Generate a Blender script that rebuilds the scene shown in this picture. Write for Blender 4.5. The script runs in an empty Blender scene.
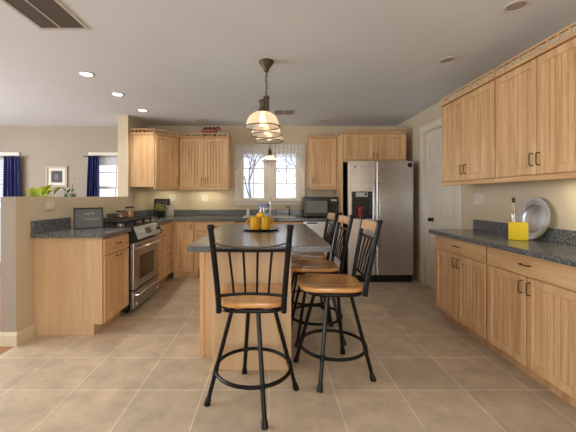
import bpy, bmesh, math, random
from mathutils import Vector, Matrix
PI = math.pi
R = math.radians
random.seed(7)
SC = bpy.context.scene
C = SC.collection

# ------------------------------------------------------------------ camera
cam_d = bpy.data.cameras.new('camera')
cam_d.sensor_width = 36.0
cam_d.lens = 325.0 / 576.0 * 36.0
cam_d.shift_x = 16.0 / 576.0
cam_d.shift_y = -19.5 / 576.0
cam_d.clip_start = 0.05
cam = bpy.data.objects.new('camera', cam_d)
cam.location = (0, 0, 1.264)
cam.rotation_euler = (PI / 2, 0, 0)
C.objects.link(cam)
SC.camera = cam

# ------------------------------------------------------------------ world, light, exposure
SC.view_settings.view_transform = 'Standard'
SC.view_settings.look = 'None'
SC.view_settings.gamma = 1.0
SC.view_settings.use_curve_mapping = False
SC.view_settings.exposure = -0.05
SC.cycles.max_bounces = 10
SC.cycles.diffuse_bounces = 6
SC.cycles.glossy_bounces = 4
SC.cycles.transparent_max_bounces = 16
SC.cycles.sample_clamp_indirect = 6.0
SC.cycles.caustics_reflective = False
SC.cycles.caustics_refractive = False

W = bpy.data.worlds.new('overcast_sky')
SC.world = W
W.use_nodes = True
wn = W.node_tree.nodes
wl = W.node_tree.links
bg = wn['Background']
tc = wn.new('ShaderNodeTexCoord')
sx = wn.new('ShaderNodeSeparateXYZ')
rp = wn.new('ShaderNodeValToRGB')
rp.color_ramp.elements[0].position = 0.0
rp.color_ramp.elements[0].color = (0.80, 0.86, 0.95, 1)
rp.color_ramp.elements[1].position = 0.7
rp.color_ramp.elements[1].color = (0.88, 0.93, 1.0, 1)
wl.new(tc.outputs['Generated'], sx.inputs[0])
wl.new(sx.outputs['Z'], rp.inputs[0])
wl.new(rp.outputs[0], bg.inputs['Color'])
bg.inputs['Strength'].default_value = 1.7


def area(name, loc, rot, sx_, sy_, power, col, portal=False, spread=None):
    l = bpy.data.lights.new(name, 'AREA')
    l.shape = 'RECTANGLE'
    l.size, l.size_y = sx_, sy_
    l.energy = power
    l.color = col
    if spread is not None:
        l.spread = spread
    if portal:
        l.cycles.is_portal = True
    o = bpy.data.objects.new(name, l)
    o.location = loc
    o.rotation_euler = rot
    C.objects.link(o)
    return o


def spot(name, loc, power, col, angle=R(120), rad=0.05, parent=None):
    l = bpy.data.lights.new(name, 'SPOT')
    l.energy = power
    l.color = col
    l.spot_size = angle
    l.spot_blend = 0.8
    l.shadow_soft_size = rad
    o = bpy.data.objects.new(name, l)
    o.location = loc
    C.objects.link(o)
    return o


def point(name, loc, power, col, rad=0.03):
    l = bpy.data.lights.new(name, 'POINT')
    l.energy = power
    l.color = col
    l.shadow_soft_size = rad
    o = bpy.data.objects.new(name, l)
    o.location = loc
    C.objects.link(o)
    return o


# added fill light behind the camera; soft light for unseen living-room glazing at left
area('fill_rear', (0.2, -3.0, 1.3), (R(90), 0, 0), 1.5, 2.1, 90, (0.97, 0.98, 1.0))
area('daylight_living', (-6.0, 2.0, 1.4), (R(90), 0, R(-90)), 4.4, 2.1, 260, (0.90, 0.95, 1.0))
# daylight entering at the windows seen in the photograph (portals only guide the sky's own light)
area('portal_kitchen_window', (-0.04, 5.84, 1.64), (R(-90), 0, 0), 1.1, 0.9, 1, (1, 1, 1), portal=True)
area('portal_living_window', (-2.75, 5.84, 1.45), (R(-90), 0, 0), 0.9, 1.1, 1, (1, 1, 1), portal=True)
area('portal_living_glazing', (-4.95, 5.84, 1.1), (R(-90), 0, 0), 1.0, 1.8, 1, (1, 1, 1), portal=True)

# ------------------------------------------------------------------ materials


def lin(r, g, b):
    def f(c):
        c /= 255.0
        return c / 12.92 if c <= 0.04045 else ((c + 0.055) / 1.055) ** 2.4
    return (f(r), f(g), f(b), 1)


def new_mat(name):
    m = bpy.data.materials.new(name)
    m.use_nodes = True
    nt = m.node_tree
    b = nt.nodes['Principled BSDF']
    return m, nt, b


def plain(name, col, rough=0.5, metal=0.0, var=0.06, scale=6.0, bump=0.0, bscale=60.0, spec=0.5):
    """a paint, metal or plastic with a slight cloudy variation"""
    m, nt, b = new_mat(name)
    b.inputs['Roughness'].default_value = rough
    b.inputs['Metallic'].default_value = metal
    b.inputs['Specular IOR Level'].default_value = spec
    t = nt.nodes.new('ShaderNodeTexCoord')
    n = nt.nodes.new('ShaderNodeTexNoise')
    n.inputs['Scale'].default_value = scale
    n.inputs['Detail'].default_value = 4
    nt.links.new(t.outputs['Object'], n.inputs['Vector'])
    r = nt.nodes.new('ShaderNodeValToRGB')
    r.color_ramp.elements[0].position = 0.3
    r.color_ramp.elements[1].position = 0.7
    r.color_ramp.elements[0].color = tuple(c * (1 - var) for c in col[:3]) + (1,)
    r.color_ramp.elements[1].color = tuple(min(1, c * (1 + var)) for c in col[:3]) + (1,)
    nt.links.new(n.outputs['Fac'], r.inputs[0])
    nt.links.new(r.outputs[0], b.inputs['Base Color'])
    if bump > 0:
        n2 = nt.nodes.new('ShaderNodeTexNoise')
        n2.inputs['Scale'].default_value = bscale
        nt.links.new(t.outputs['Object'], n2.inputs['Vector'])
        bp = nt.nodes.new('ShaderNodeBump')
        bp.inputs['Strength'].default_value = bump
        bp.inputs['Distance'].default_value = 0.004
        nt.links.new(n2.outputs['Fac'], bp.inputs['Height'])
        nt.links.new(bp.outputs[0], b.inputs['Normal'])
    return m


def wood(name, c1, c2, axis='Z', rough=0.38, freq=14.0, coat=0.0):
    """grain stretched along one axis of the object"""
    m, nt, b = new_mat(name)
    b.inputs['Roughness'].default_value = rough
    b.inputs['Coat Weight'].default_value = coat
    b.inputs['Coat Roughness'].default_value = 0.12
    t = nt.nodes.new('ShaderNodeTexCoord')
    oi = nt.nodes.new('ShaderNodeObjectInfo')
    mp = nt.nodes.new('ShaderNodeMapping')
    s = {'X': (0.07, 1, 1), 'Y': (1, 0.07, 1), 'Z': (1, 1, 0.07)}[axis]
    mp.inputs['Scale'].default_value = s
    cmb = nt.nodes.new('ShaderNodeVectorMath')
    cmb.operation = 'MULTIPLY_ADD'
    nt.links.new(t.outputs['Object'], mp.inputs['Vector'])
    nt.links.new(oi.outputs['Random'], cmb.inputs[0])
    cmb.inputs[1].default_value = (7.3, 3.1, 5.7)
    nt.links.new(mp.outputs[0], cmb.inputs[2])
    n1 = nt.nodes.new('ShaderNodeTexNoise')
    n1.inputs['Scale'].default_value = freq
    n1.inputs['Detail'].default_value = 6
    n1.inputs['Distortion'].default_value = 0.6
    n2 = nt.nodes.new('ShaderNodeTexNoise')
    n2.inputs['Scale'].default_value = freq * 9
    n2.inputs['Detail'].default_value = 3
    nt.links.new(cmb.outputs[0], n1.inputs['Vector'])
    nt.links.new(cmb.outputs[0], n2.inputs['Vector'])
    mx = nt.nodes.new('ShaderNodeMath')
    mx.operation = 'MULTIPLY_ADD'
    mx.inputs[1].default_value = 0.35
    nt.links.new(n2.outputs['Fac'], mx.inputs[0])
    nt.links.new(n1.outputs['Fac'], mx.inputs[2])
    r = nt.nodes.new('ShaderNodeValToRGB')
    r.color_ramp.elements[0].position = 0.45
    r.color_ramp.elements[1].position = 0.9
    r.color_ramp.elements[0].color = c1
    r.color_ramp.elements[1].color = c2
    nt.links.new(mx.outputs[0], r.inputs[0])
    nt.links.new(r.outputs[0], b.inputs['Base Color'])
    return m


def speckle(name, dark, mid, light, rough=0.3, scale=170.0):
    m, nt, b = new_mat(name)
    b.inputs['Roughness'].default_value = rough
    t = nt.nodes.new('ShaderNodeTexCoord')
    n = nt.nodes.new('ShaderNodeTexNoise')
    n.inputs['Scale'].default_value = scale
    n.inputs['Detail'].default_value = 3
    n.inputs['Roughness'].default_value = 0.7
    nt.links.new(t.outputs['Object'], n.inputs['Vector'])
    r = nt.nodes.new('ShaderNodeValToRGB')
    e = r.color_ramp.elements
    e[0].position, e[0].color = 0.40, dark
    e[1].position, e[1].color = 0.62, light
    k = r.color_ramp.elements.new(0.50)
    k.color = mid
    nt.links.new(n.outputs['Fac'], r.inputs[0])
    nt.links.new(r.outputs[0], b.inputs['Base Color'])
    return m


def see_through(name, tint, fac, rough=0.03):
    """thin glass: mostly clear, with a mirror part"""
    m, nt, b = new_mat(name)
    out = nt.nodes['Material Output']
    nt.nodes.remove(b)
    tr = nt.nodes.new('ShaderNodeBsdfTransparent')
    tr.inputs[0].default_value = tint
    gl = nt.nodes.new('ShaderNodeBsdfGlossy')
    gl.inputs['Roughness'].default_value = rough
    mx = nt.nodes.new('ShaderNodeMixShader')
    mx.inputs[0].default_value = fac
    nt.links.new(tr.outputs[0], mx.inputs[1])
    nt.links.new(gl.outputs[0], mx.inputs[2])
    nt.links.new(mx.outputs[0], out.inputs[0])
    return m


def emit(name, col, strength):
    m, nt, b = new_mat(name)
    out = nt.nodes['Material Output']
    nt.nodes.remove(b)
    e = nt.nodes.new('ShaderNodeEmission')
    e.inputs[0].default_value = col
    e.inputs[1].default_value = strength
    nt.links.new(e.outputs[0], out.inputs[0])
    return m


def cloth_sheer(name, col, clear):
    m, nt, b = new_mat(name)
    out = nt.nodes['Material Output']
    nt.nodes.remove(b)
    tr = nt.nodes.new('ShaderNodeBsdfTransparent')
    df = nt.nodes.new('ShaderNodeBsdfDiffuse')
    df.inputs[0].default_value = col
    tl = nt.nodes.new('ShaderNodeBsdfTranslucent')
    tl.inputs[0].default_value = col
    m1 = nt.nodes.new('ShaderNodeMixShader')
    m1.inputs[0].default_value = 0.5
    m2 = nt.nodes.new('ShaderNodeMixShader')
    t = nt.nodes.new('ShaderNodeTexCoord')
    v = nt.nodes.new('ShaderNodeTexVoronoi')
    v.inputs['Scale'].default_value = 55
    nt.links.new(t.outputs['Object'], v.inputs['Vector'])
    r = nt.nodes.new('ShaderNodeValToRGB')
    r.color_ramp.elements[0].position = 0.2
    r.color_ramp.elements[0].color = (clear + 0.2,) * 3 + (1,)
    r.color_ramp.elements[1].position = 0.6
    r.color_ramp.elements[1].color = (clear - 0.2,) * 3 + (1,)
    nt.links.new(v.outputs['Distance'], r.inputs[0])
    nt.links.new(r.outputs[0], m2.inputs[0])
    nt.links.new(df.outputs[0], m1.inputs[1])
    nt.links.new(tl.outputs[0], m1.inputs[2])
    nt.links.new(m1.outputs[0], m2.inputs[1])
    nt.links.new(tr.outputs[0], m2.inputs[2])
    nt.links.new(m2.outputs[0], out.inputs[0])
    return m


def shade_glass(name, col):
    """ribbed pressed glass of the lamp shades: part clear, part diffusing, part mirror"""
    m, nt, b = new_mat(name)
    out = nt.nodes['Material Output']
    nt.nodes.remove(b)
    tr = nt.nodes.new('ShaderNodeBsdfTransparent')
    tr.inputs[0].default_value = col
    tl = nt.nodes.new('ShaderNodeBsdfTranslucent')
    tl.inputs[0].default_value = col
    gl = nt.nodes.new('ShaderNodeBsdfGlossy')
    gl.inputs['Roughness'].default_value = 0.12
    a = nt.nodes.new('ShaderNodeMixShader')
    a.inputs[0].default_value = 0.5
    c = nt.nodes.new('ShaderNodeMixShader')
    c.inputs[0].default_value = 0.10
    nt.links.new(tr.outputs[0], a.inputs[1])
    nt.links.new(tl.outputs[0], a.inputs[2])
    nt.links.new(a.outputs[0], c.inputs[1])
    nt.links.new(gl.outputs[0], c.inputs[2])
    nt.links.new(c.outputs[0], out.inputs[0])
    return m


def tile_floor(name):
    m, nt, b = new_mat(name)
    t = nt.nodes.new('ShaderNodeTexCoord')
    mp = nt.nodes.new('ShaderNodeMapping')
    T = 0.425
    mp.inputs['Location'].default_value = (0.02 + 20 * T, -2.123 + 20 * T, 0)
    br = nt.nodes.new('ShaderNodeTexBrick')
    br.offset = 0.0
    br.squash = 1.0
    br.inputs['Scale'].default_value = 1.0
    br.inputs['Brick Width'].default_value = T
    br.inputs['Row Height'].default_value = T
    br.inputs['Mortar Size'].default_value = 0.0042
    br.inputs['Mortar Smooth'].default_value = 0.15
    br.inputs['Bias'].default_value = 0.0
    br.inputs['Color1'].default_value = lin(194, 178, 156)
    br.inputs['Color2'].default_value = lin(216, 197, 170)
    br.inputs['Mortar'].default_value = lin(232, 221, 200)
    n = nt.nodes.new('ShaderNodeTexNoise')
    n.inputs['Scale'].default_value = 5.0
    n.inputs['Detail'].default_value = 9
    n.inputs['Roughness'].default_value = 0.65
    r = nt.nodes.new('ShaderNodeValToRGB')
    r.color_ramp.elements[0].position = 0.3
    r.color_ramp.elements[0].color = (0.74, 0.74, 0.75, 1)
    r.color_ramp.elements[1].position = 0.7
    r.color_ramp.elements[1].color = (1.16, 1.14, 1.10, 1)
    mx = nt.nodes.new('ShaderNodeMixRGB')
    mx.blend_type = 'MULTIPLY'
    mx.inputs[0].default_value = 1.0
    nt.links.new(t.outputs['Object'], mp.inputs[0])
    nt.links.new(mp.outputs[0], br.inputs['Vector'])
    nt.links.new(t.outputs['Object'], n.inputs['Vector'])
    nt.links.new(n.outputs['Fac'], r.inputs[0])
    nt.links.new(br.outputs['Color'], mx.inputs[1])
    nt.links.new(r.outputs[0], mx.inputs[2])
    nt.links.new(mx.outputs[0], b.inputs['Base Color'])
    b.inputs['Roughness'].default_value = 0.36
    b.inputs['Specular IOR Level'].default_value = 0.45
    bp = nt.nodes.new('ShaderNodeBump')
    bp.inputs['Strength'].default_value = 0.25
    bp.inputs['Distance'].default_value = 0.002
    bp.invert = True
    nt.links.new(br.outputs['Fac'], bp.inputs['Height'])
    nt.links.new(bp.outputs[0], b.inputs['Normal'])
    return m


def steel(name, col, rough):
    m, nt, b = new_mat(name)
    b.inputs['Metallic'].default_value = 1.0
    b.inputs['Base Color'].default_value = col
    t = nt.nodes.new('ShaderNodeTexCoord')
    mp = nt.nodes.new('ShaderNodeMapping')
    mp.inputs['Scale'].default_value = (2, 2, 300)
    n = nt.nodes.new('ShaderNodeTexNoise')
    n.inputs['Scale'].default_value = 4
    n.inputs['Detail'].default_value = 3
    mr = nt.nodes.new('ShaderNodeMapRange')
    mr.inputs['To Min'].default_value = rough - 0.06
    mr.inputs['To Max'].default_value = rough + 0.08
    nt.links.new(t.outputs['Object'], mp.inputs[0])
    nt.links.new(mp.outputs[0], n.inputs['Vector'])
    nt.links.new(n.outputs['Fac'], mr.inputs[0])
    nt.links.new(mr.outputs[0], b.inputs['Roughness'])
    return m


M = {}
M['wall'] = plain('wall_paint_beige', lin(206, 191, 164), 0.75, var=0.02, scale=3, bump=0.06, bscale=180)
M['wall_living'] = plain('wall_paint_taupe', lin(166, 155, 140), 0.78, var=0.02, scale=3, bump=0.06, bscale=180)
M['ceiling'] = plain('ceiling_paint', lin(222, 230, 239), 0.85, var=0.015, scale=2, bump=0.08, bscale=140)
M['trim'] = plain('trim_white_paint', lin(228, 220, 205), 0.4, var=0.02)
M['base'] = plain('baseboard_cream_paint', lin(222, 208, 180), 0.45, var=0.02)
M['floor'] = tile_floor('floor_ceramic_tile')
M['plank'] = wood('living_oak_floor', lin(150, 100, 58), lin(190, 136, 84), 'Y', 0.35, 10)
M['maple'] = wood('maple_vertical', lin(196, 151, 103), lin(230, 193, 145), 'Z', 0.36, 19)
M['maple_h'] = wood('maple_horizontal', lin(196, 151, 103), lin(230, 193, 145), 'X', 0.36, 19)
M['maple_pale'] = wood('maple_plain_panel', lin(200, 166, 126), lin(222, 190, 150), 'Z', 0.45, 7)
M['seat'] = wood('stool_seat_oak', lin(200, 140, 78), lin(230, 174, 106), 'Y', 0.25, 16, coat=0.5)
M['crest'] = wood('stool_crest_oak', lin(188, 142, 98), lin(220, 180, 136), 'X', 0.3, 16, coat=0.3)
M['toe'] = plain('toe_kick_brown', lin(140, 100, 62), 0.6)
M['counter'] = speckle('laminate_slate', lin(30, 33, 38), lin(80, 84, 88), lin(172, 171, 166), 0.20, 150.0)
M['black'] = plain('stool_black_iron', lin(8, 8, 10), 0.33, 0.0, var=0.1, spec=0.3)
M['bronze'] = plain('pull_bronze', lin(72, 56, 42), 0.35, 0.85, var=0.1)
M['lamp_bronze'] = plain('lamp_aged_bronze', lin(98, 84, 68), 0.42, 0.7, var=0.15, scale=30)
M['steel'] = steel('brushed_steel', (0.62, 0.60, 0.57, 1), 0.27)
M['steel_dark'] = steel('stove_steel', (0.42, 0.41, 0.41, 1), 0.30)
M['chrome'] = plain('chrome', lin(225, 225, 226), 0.12, 1.0, var=0.02)
M['appliance_black'] = plain('appliance_black', lin(18, 18, 20), 0.22, var=0.05)
M['black_matte'] = plain('cast_iron', lin(14, 14, 15), 0.55, var=0.1, spec=0.25)
M['glass_dark'] = plain('oven_glass', lin(26, 23, 22), 0.06, var=0.05, spec=0.7)
M['mw_glass'] = plain('microwave_glass_reflecting', lin(120, 122, 122), 0.12, var=0.06, spec=0.8)  # black door glass; the grey of its reflection is painted into the colour
M['white_plastic'] = plain('white_plastic', lin(218, 211, 194), 0.4, var=0.02)
M['cream_plastic'] = plain('cream_plastic', lin(206, 190, 160), 0.45, var=0.02)
M['grey_panel'] = plain('display_grey', lin(196, 198, 196), 0.35, var=0.03)
M['pane'] = see_through('window_glass', (0.97, 0.98, 1, 1), 0.05)
M['jar_glass'] = see_through('clear_glass', (0.92, 0.95, 0.97, 1), 0.16, 0.05)
M['shade'] = shade_glass('ribbed_shade_glass', (0.93, 0.87, 0.77, 1))
M['bulb'] = emit('lamp_bulb', (1.0, 0.74, 0.42, 1), 7.0)
M['can_glow'] = emit('downlight_glow', (1.0, 0.94, 0.84, 1), 9.0)
M['can_off'] = plain('downlight_lens_off', lin(168, 160, 150), 0.4)
M['can_trim'] = plain('downlight_trim', lin(200, 194, 188), 0.4, var=0.02)
M['vent_dark'] = plain('vent_filter', lin(92, 84, 76), 0.8, var=0.2, scale=160)
M['navy'] = plain('curtain_navy', lin(38, 48, 108), 0.42, var=0.15, scale=8, spec=0.6)
M['lace'] = cloth_sheer('valance_lace', (0.86, 0.88, 0.92, 1), 0.50)
M['blind'] = plain('blind_white', lin(206, 210, 214), 0.6, var=0.02)
M['yellow_glaze'] = plain('yellow_glaze', lin(226, 170, 22), 0.2, var=0.06, scale=20)
M['orange_skin'] = plain('lemon_skin', lin(240, 176, 28), 0.4, var=0.06, scale=20, bump=0.3, bscale=200)
M['tray'] = plain('tray_dark', lin(46, 40, 40), 0.25, 0.3, var=0.1)
M['pitcher'] = plain('pitcher_glaze', lin(206, 212, 222), 0.18, var=0.03)
M['pitcher_blue'] = plain('pitcher_blue_band', lin(140, 152, 182), 0.2, var=0.25, scale=60)
M['chalk_board'] = plain('chalkboard_slate', lin(92, 98, 96), 0.55, var=0.12, scale=14)
M['chalk_frame'] = plain('chalkboard_frame', lin(52, 48, 46), 0.5)
M['chalk'] = plain('chalk_white', lin(168, 174, 170), 0.9)
M['pasta'] = plain('jar_amber_filling', lin(206, 132, 46), 0.5, var=0.4, scale=50)
M['spice'] = plain('jar_red_filling', lin(140, 82, 66), 0.5, var=0.45, scale=60)
M['lid'] = plain('jar_lid_dark', lin(36, 32, 30), 0.35)
M['plaque'] = plain('plaque_black', lin(30, 28, 32), 0.3, var=0.2, scale=40)
M['plaque_motif'] = plain('plaque_motif_grey', lin(120, 116, 128), 0.4)
M['pot_black'] = plain('pot_black', lin(20, 20, 22), 0.35)
M['crock'] = plain('crock_cream', lin(214, 204, 188), 0.45, var=0.12, scale=60, bump=0.5, bscale=90)
M['leaf'] = plain('leaf_olive', lin(158, 158, 84), 0.5, var=0.35, scale=40)
M['leaf_yel'] = plain('leaf_yellow_green', lin(172, 190, 62), 0.45, var=0.25, scale=12)
M['leaf_dark'] = plain('leaf_deep_green', lin(62, 98, 64), 0.35, var=0.3, scale=12)
M['blossom'] = plain('blossom_white', lin(222, 228, 220), 0.5)
M['terracotta'] = plain('planter_clay', lin(150, 110, 84), 0.6)
M['pewter'] = plain('charger_pewter', lin(206, 208, 212), 0.22, 0.9, var=0.1, scale=9)
M['pewter'].node_tree.nodes['Principled BSDF'].inputs['Roughness'].default_value = 0.34
M['yellow_caddy'] = plain('caddy_yellow', lin(226, 198, 30), 0.3, var=0.05)
M['red_cup'] = plain('cup_red', lin(168, 66, 62), 0.4)
M['fig_red'] = plain('figurine_russet', lin(156, 84, 60), 0.5, var=0.12)
M['fig_dark'] = plain('figurine_dark', lin(40, 22, 22), 0.5)
M['mat_white'] = plain('picture_mat', lin(222, 216, 204), 0.7, var=0.02)
M['frame_taupe'] = plain('picture_frame_taupe', lin(176, 162, 144), 0.5, var=0.03)
M['photo_dark'] = plain('picture_print_dark', lin(30, 25, 25), 0.5, var=0.5, scale=14)
M['photo_light'] = plain('picture_print_pale', lin(104, 92, 88), 0.5, var=0.3, scale=40)
M['bark'] = plain('tree_bark', lin(140, 140, 146), 0.9, var=0.2, scale=10)
M['evergreen'] = plain('tree_evergreen', lin(176, 186, 180), 0.9, var=0.25, scale=3)
M['ground'] = plain('garden_ground', lin(206, 208, 204), 0.95, var=0.1, scale=1.0)
M['knob_dark'] = plain('knob_dark_bronze', lin(58, 46, 38), 0.3, 0.8)
M['cushion_white'] = plain('soap_white', lin(228, 226, 220), 0.3)
M['oil'] = see_through('oil_glass', (0.90, 0.86, 0.72, 1), 0.18, 0.06)
M['cork'] = plain('cruet_stopper', lin(58, 40, 34), 0.5)

# ------------------------------------------------------------------ mesh helpers


class MB:
    def __init__(self):
        self.bm = bmesh.new()

    def box(self, x0, x1, y0, y1, z0, z1, bev=0.0, seg=1):
        bm = self.bm
        x0, x1 = min(x0, x1), max(x0, x1)
        y0, y1 = min(y0, y1), max(y0, y1)
        z0, z1 = min(z0, z1), max(z0, z1)
        v = [bm.verts.new((x, y, z)) for z in (z0, z1) for y in (y0, y1) for x in (x0, x1)]
        fs = [(0, 2, 3, 1), (4, 5, 7, 6), (0, 1, 5, 4), (2, 6, 7, 3), (0, 4, 6, 2), (1, 3, 7, 5)]
        faces = [bm.faces.new([v[i] for i in f]) for f in fs]
        if bev > 0:
            es = list({e for f in faces for e in f.edges})
            bmesh.ops.bevel(bm, geom=es, offset=bev, segments=seg, affect='EDGES', profile=0.6)
        return self

    def prism(self, poly, lo, hi, axis='Z', bev=0.0):
        """poly of 2-D points extruded along an axis; the other two axes keep their order"""
        bm = self.bm

        def P(a, b, h):
            return {'Z': (a, b, h), 'Y': (a, h, b), 'X': (h, a, b)}[axis]
        lo_v = [bm.verts.new(P(a, b, lo)) for a, b in poly]
        hi_v = [bm.verts.new(P(a, b, hi)) for a, b in poly]
        n = len(poly)
        fs = [bm.faces.new(lo_v[::-1]), bm.faces.new(hi_v)]
        for i in range(n):
            j = (i + 1) % n
            fs.append(bm.faces.new((lo_v[i], lo_v[j], hi_v[j], hi_v[i])))
        bmesh.ops.recalc_face_normals(bm, faces=fs)
        if bev > 0:
            es = list({e for f in fs[:2] for e in f.edges})
            bmesh.ops.bevel(bm, geom=es, offset=bev, segments=2, affect='EDGES', profile=0.6)
        return self

    def tube(self, path, r, seg=10, closed=False, radii=None):
        bm = self.bm
        pts = [Vector(p) for p in path]
        n = len(pts)
        rings = []
        up = None
        for i, p in enumerate(pts):
            if closed:
                t = (pts[(i + 1) % n] - pts[i - 1]).normalized()
            elif i == 0:
                t = (pts[1] - pts[0]).normalized()
            elif i == n - 1:
                t = (pts[-1] - pts[-2]).normalized()
            else:
                t = (pts[i + 1] - pts[i - 1]).normalized()
            if up is None:
                a = Vector((0, 0, 1)) if abs(t.z) < 0.9 else Vector((1, 0, 0))
                up = (a - t * a.dot(t)).normalized()
            else:
                up = (up - t * up.dot(t)).normalized()
            b = t.cross(up)
            rr = radii[i] if radii else r
            rings.append([bm.verts.new(p + (up * math.cos(2 * PI * k / seg) + b * math.sin(2 * PI * k / seg)) * rr)
                          for k in range(seg)])
        m = n if closed else n - 1
        for i in range(m):
            a, b = rings[i], rings[(i + 1) % n]
            for k in range(seg):
                bm.faces.new((a[k], a[(k + 1) % seg], b[(k + 1) % seg], b[k]))
        if not closed:
            bm.faces.new(rings[0][::-1])
            bm.faces.new(rings[-1])
        return self

    def cyl(self, p0, p1, r0, r1=None, seg=16):
        return self.tube([p0, p1], r0, seg, radii=[r0, r0 if r1 is None else r1])

    def lathe(self, prof, c=(0, 0, 0), seg=24, ribs=0.0, axis='Z'):
        bm = self.bm
        rings = []

        def P(x, y, z):
            if axis == 'Y':
                return (c[0] + x, c[1] + z, c[2] + y)
            if axis == 'X':
                return (c[0] + z, c[1] + x, c[2] + y)
            return (c[0] + x, c[1] + y, c[2] + z)
        for r, z in prof:
            if r < 1e-6:
                rings.append([bm.verts.new(P(0, 0, z))])
            else:
                rings.append([bm.verts.new(P(r * (1 + (ribs if k % 2 else 0)) * math.cos(2 * PI * k / seg),
                                             r * (1 + (ribs if k % 2 else 0)) * math.sin(2 * PI * k / seg), z))
                              for k in range(seg)])
        for a, b in zip(rings, rings[1:]):
            if len(a) == 1 and len(b) == 1:
                continue
            for k in range(seg):
                k2 = (k + 1) % seg
                if len(a) == 1:
                    bm.faces.new((a[0], b[k2], b[k]))
                elif len(b) == 1:
                    bm.faces.new((a[k], a[k2], b[0]))
                else:
                    bm.faces.new((a[k], a[k2], b[k2], b[k]))
        return self

    def ball(self, c, r, seg=16, rings=10):
        rx, ry, rz = r if isinstance(r, (tuple, list)) else (r, r, r)
        res = bmesh.ops.create_uvsphere(self.bm, u_segments=seg, v_segments=rings, radius=1.0)
        for v in res['verts']:
            v.co = Vector((c[0] + v.co.x * rx, c[1] + v.co.y * ry, c[2] + v.co.z * rz))
        return self

    def leaf(self, base, tip, width, sag=0.0, side=None, n=5, fold=0.25):
        """a leaf blade of real thickness-less lamina curving from base to tip"""
        bm = self.bm
        b, t = Vector(base), Vector(tip)
        d = t - b
        s = (side if side is not None else d.cross(Vector((0, 0, 1))))
        if s.length < 1e-5:
            s = Vector((1, 0, 0))
        s.normalize()
        up = s.cross(d).normalized()
        rows = []
        for i in range(n + 1):
            f = i / n
            p = b + d * f + Vector((0, 0, 1)) * (sag * math.sin(PI * f))
            w = width * math.sin(PI * (0.06 + 0.92 * f) ** 0.8) * 0.5
            rows.append([bm.verts.new(p - s * w + up * w * fold), bm.verts.new(p), bm.verts.new(p + s * w + up * w * fold)])
        for a, c in zip(rows, rows[1:]):
            bm.faces.new((a[0], a[1], c[1], c[0]))
            bm.faces.new((a[1], a[2], c[2], c[1]))
        return self

    def done(self, name, mat, parent=None, smooth=True, xf=None, recalc=True):
        bm = self.bm
        if xf is not None:
            bmesh.ops.transform(bm, matrix=xf, verts=bm.verts)
        if recalc:
            bmesh.ops.recalc_face_normals(bm, faces=bm.faces)
        if smooth:
            for e in bm.edges:
                if len(e.link_faces) == 2 and e.calc_face_angle(0) > 0.62:
                    e.smooth = False
            for f in bm.faces:
                f.smooth = True
        me = bpy.data.meshes.new(name)
        bm.to_mesh(me)
        bm.free()
        me.materials.append(mat)
        o = bpy.data.objects.new(name, me)
        C.objects.link(o)
        if parent is not None:
            o.parent = parent
        return o


def tag(o, label, cat, group=None):
    o['label'] = label
    o['category'] = cat
    if group:
        o['group'] = group
    return o


def thing(name, label, cat, loc=(0, 0, 0), rz=0.0, group=None):
    o = bpy.data.objects.new(name, None)
    o.empty_display_size = 0.05
    o.location = loc
    o.rotation_euler = (0, 0, rz)
    C.objects.link(o)
    return tag(o, label, cat, group)


def struct(o):
    o['kind'] = 'structure'
    return o


def sroot(name, loc=(0, 0, 0), rz=0):
    o = bpy.data.objects.new(name, None)
    o.empty_display_size = 0.05
    o.location = loc
    o.rotation_euler = (0, 0, rz)
    C.objects.link(o)
    return struct(o)


def dup(root, loc=None, rz=None, label=None):
    r = root.copy()
    C.objects.link(r)
    if loc is not None:
        r.location = loc
    if rz is not None:
        r.rotation_euler = (0, 0, rz)
    if label:
        r['label'] = label
    for ch in list(root.children):
        c = ch.copy()
        C.objects.link(c)
        c.parent = r
        for g in list(ch.children):
            d = g.copy()
            C.objects.link(d)
            d.parent = c
    return r


# ------------------------------------------------------------------ room shell
CEIL = 2.49
XR, XL, YB, YF = 2.17, -2.17, 5.65, -3.2
XFAR = -6.2
CT = 0.93           # worktop height
CTH = 0.04

struct(MB().box(XL, XR + 0.15, YF, YB, -0.1, 0).done('floor', M['floor'], smooth=False))
struct(MB().box(XFAR, XL, YF, YB, -0.1, 0).done('floor_living', M['plank'], smooth=False))
struct(MB().box(XFAR - 0.1, XR + 0.15, YF - 0.1, YB + 0.15, CEIL, CEIL + 0.1).done('ceiling', M['ceiling'], smooth=False))


def wall_x(name, mat, x0, x1, y0, y1, z1, holes):
    """wall along X with rectangular openings (xa, xb, za, zb)"""
    mb = MB()
    xs = x0
    for xa, xb, za, zb in sorted(holes):
        mb.box(xs, xa, y0, y1, 0, z1)
        if za > 0:
            mb.box(xa, xb, y0, y1, 0, za)
        mb.box(xa, xb, y0, y1, zb, z1)
        xs = xb
    mb.box(xs, x1, y0, y1, 0, z1)
    return struct(mb.done(name, mat, smooth=False))


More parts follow.
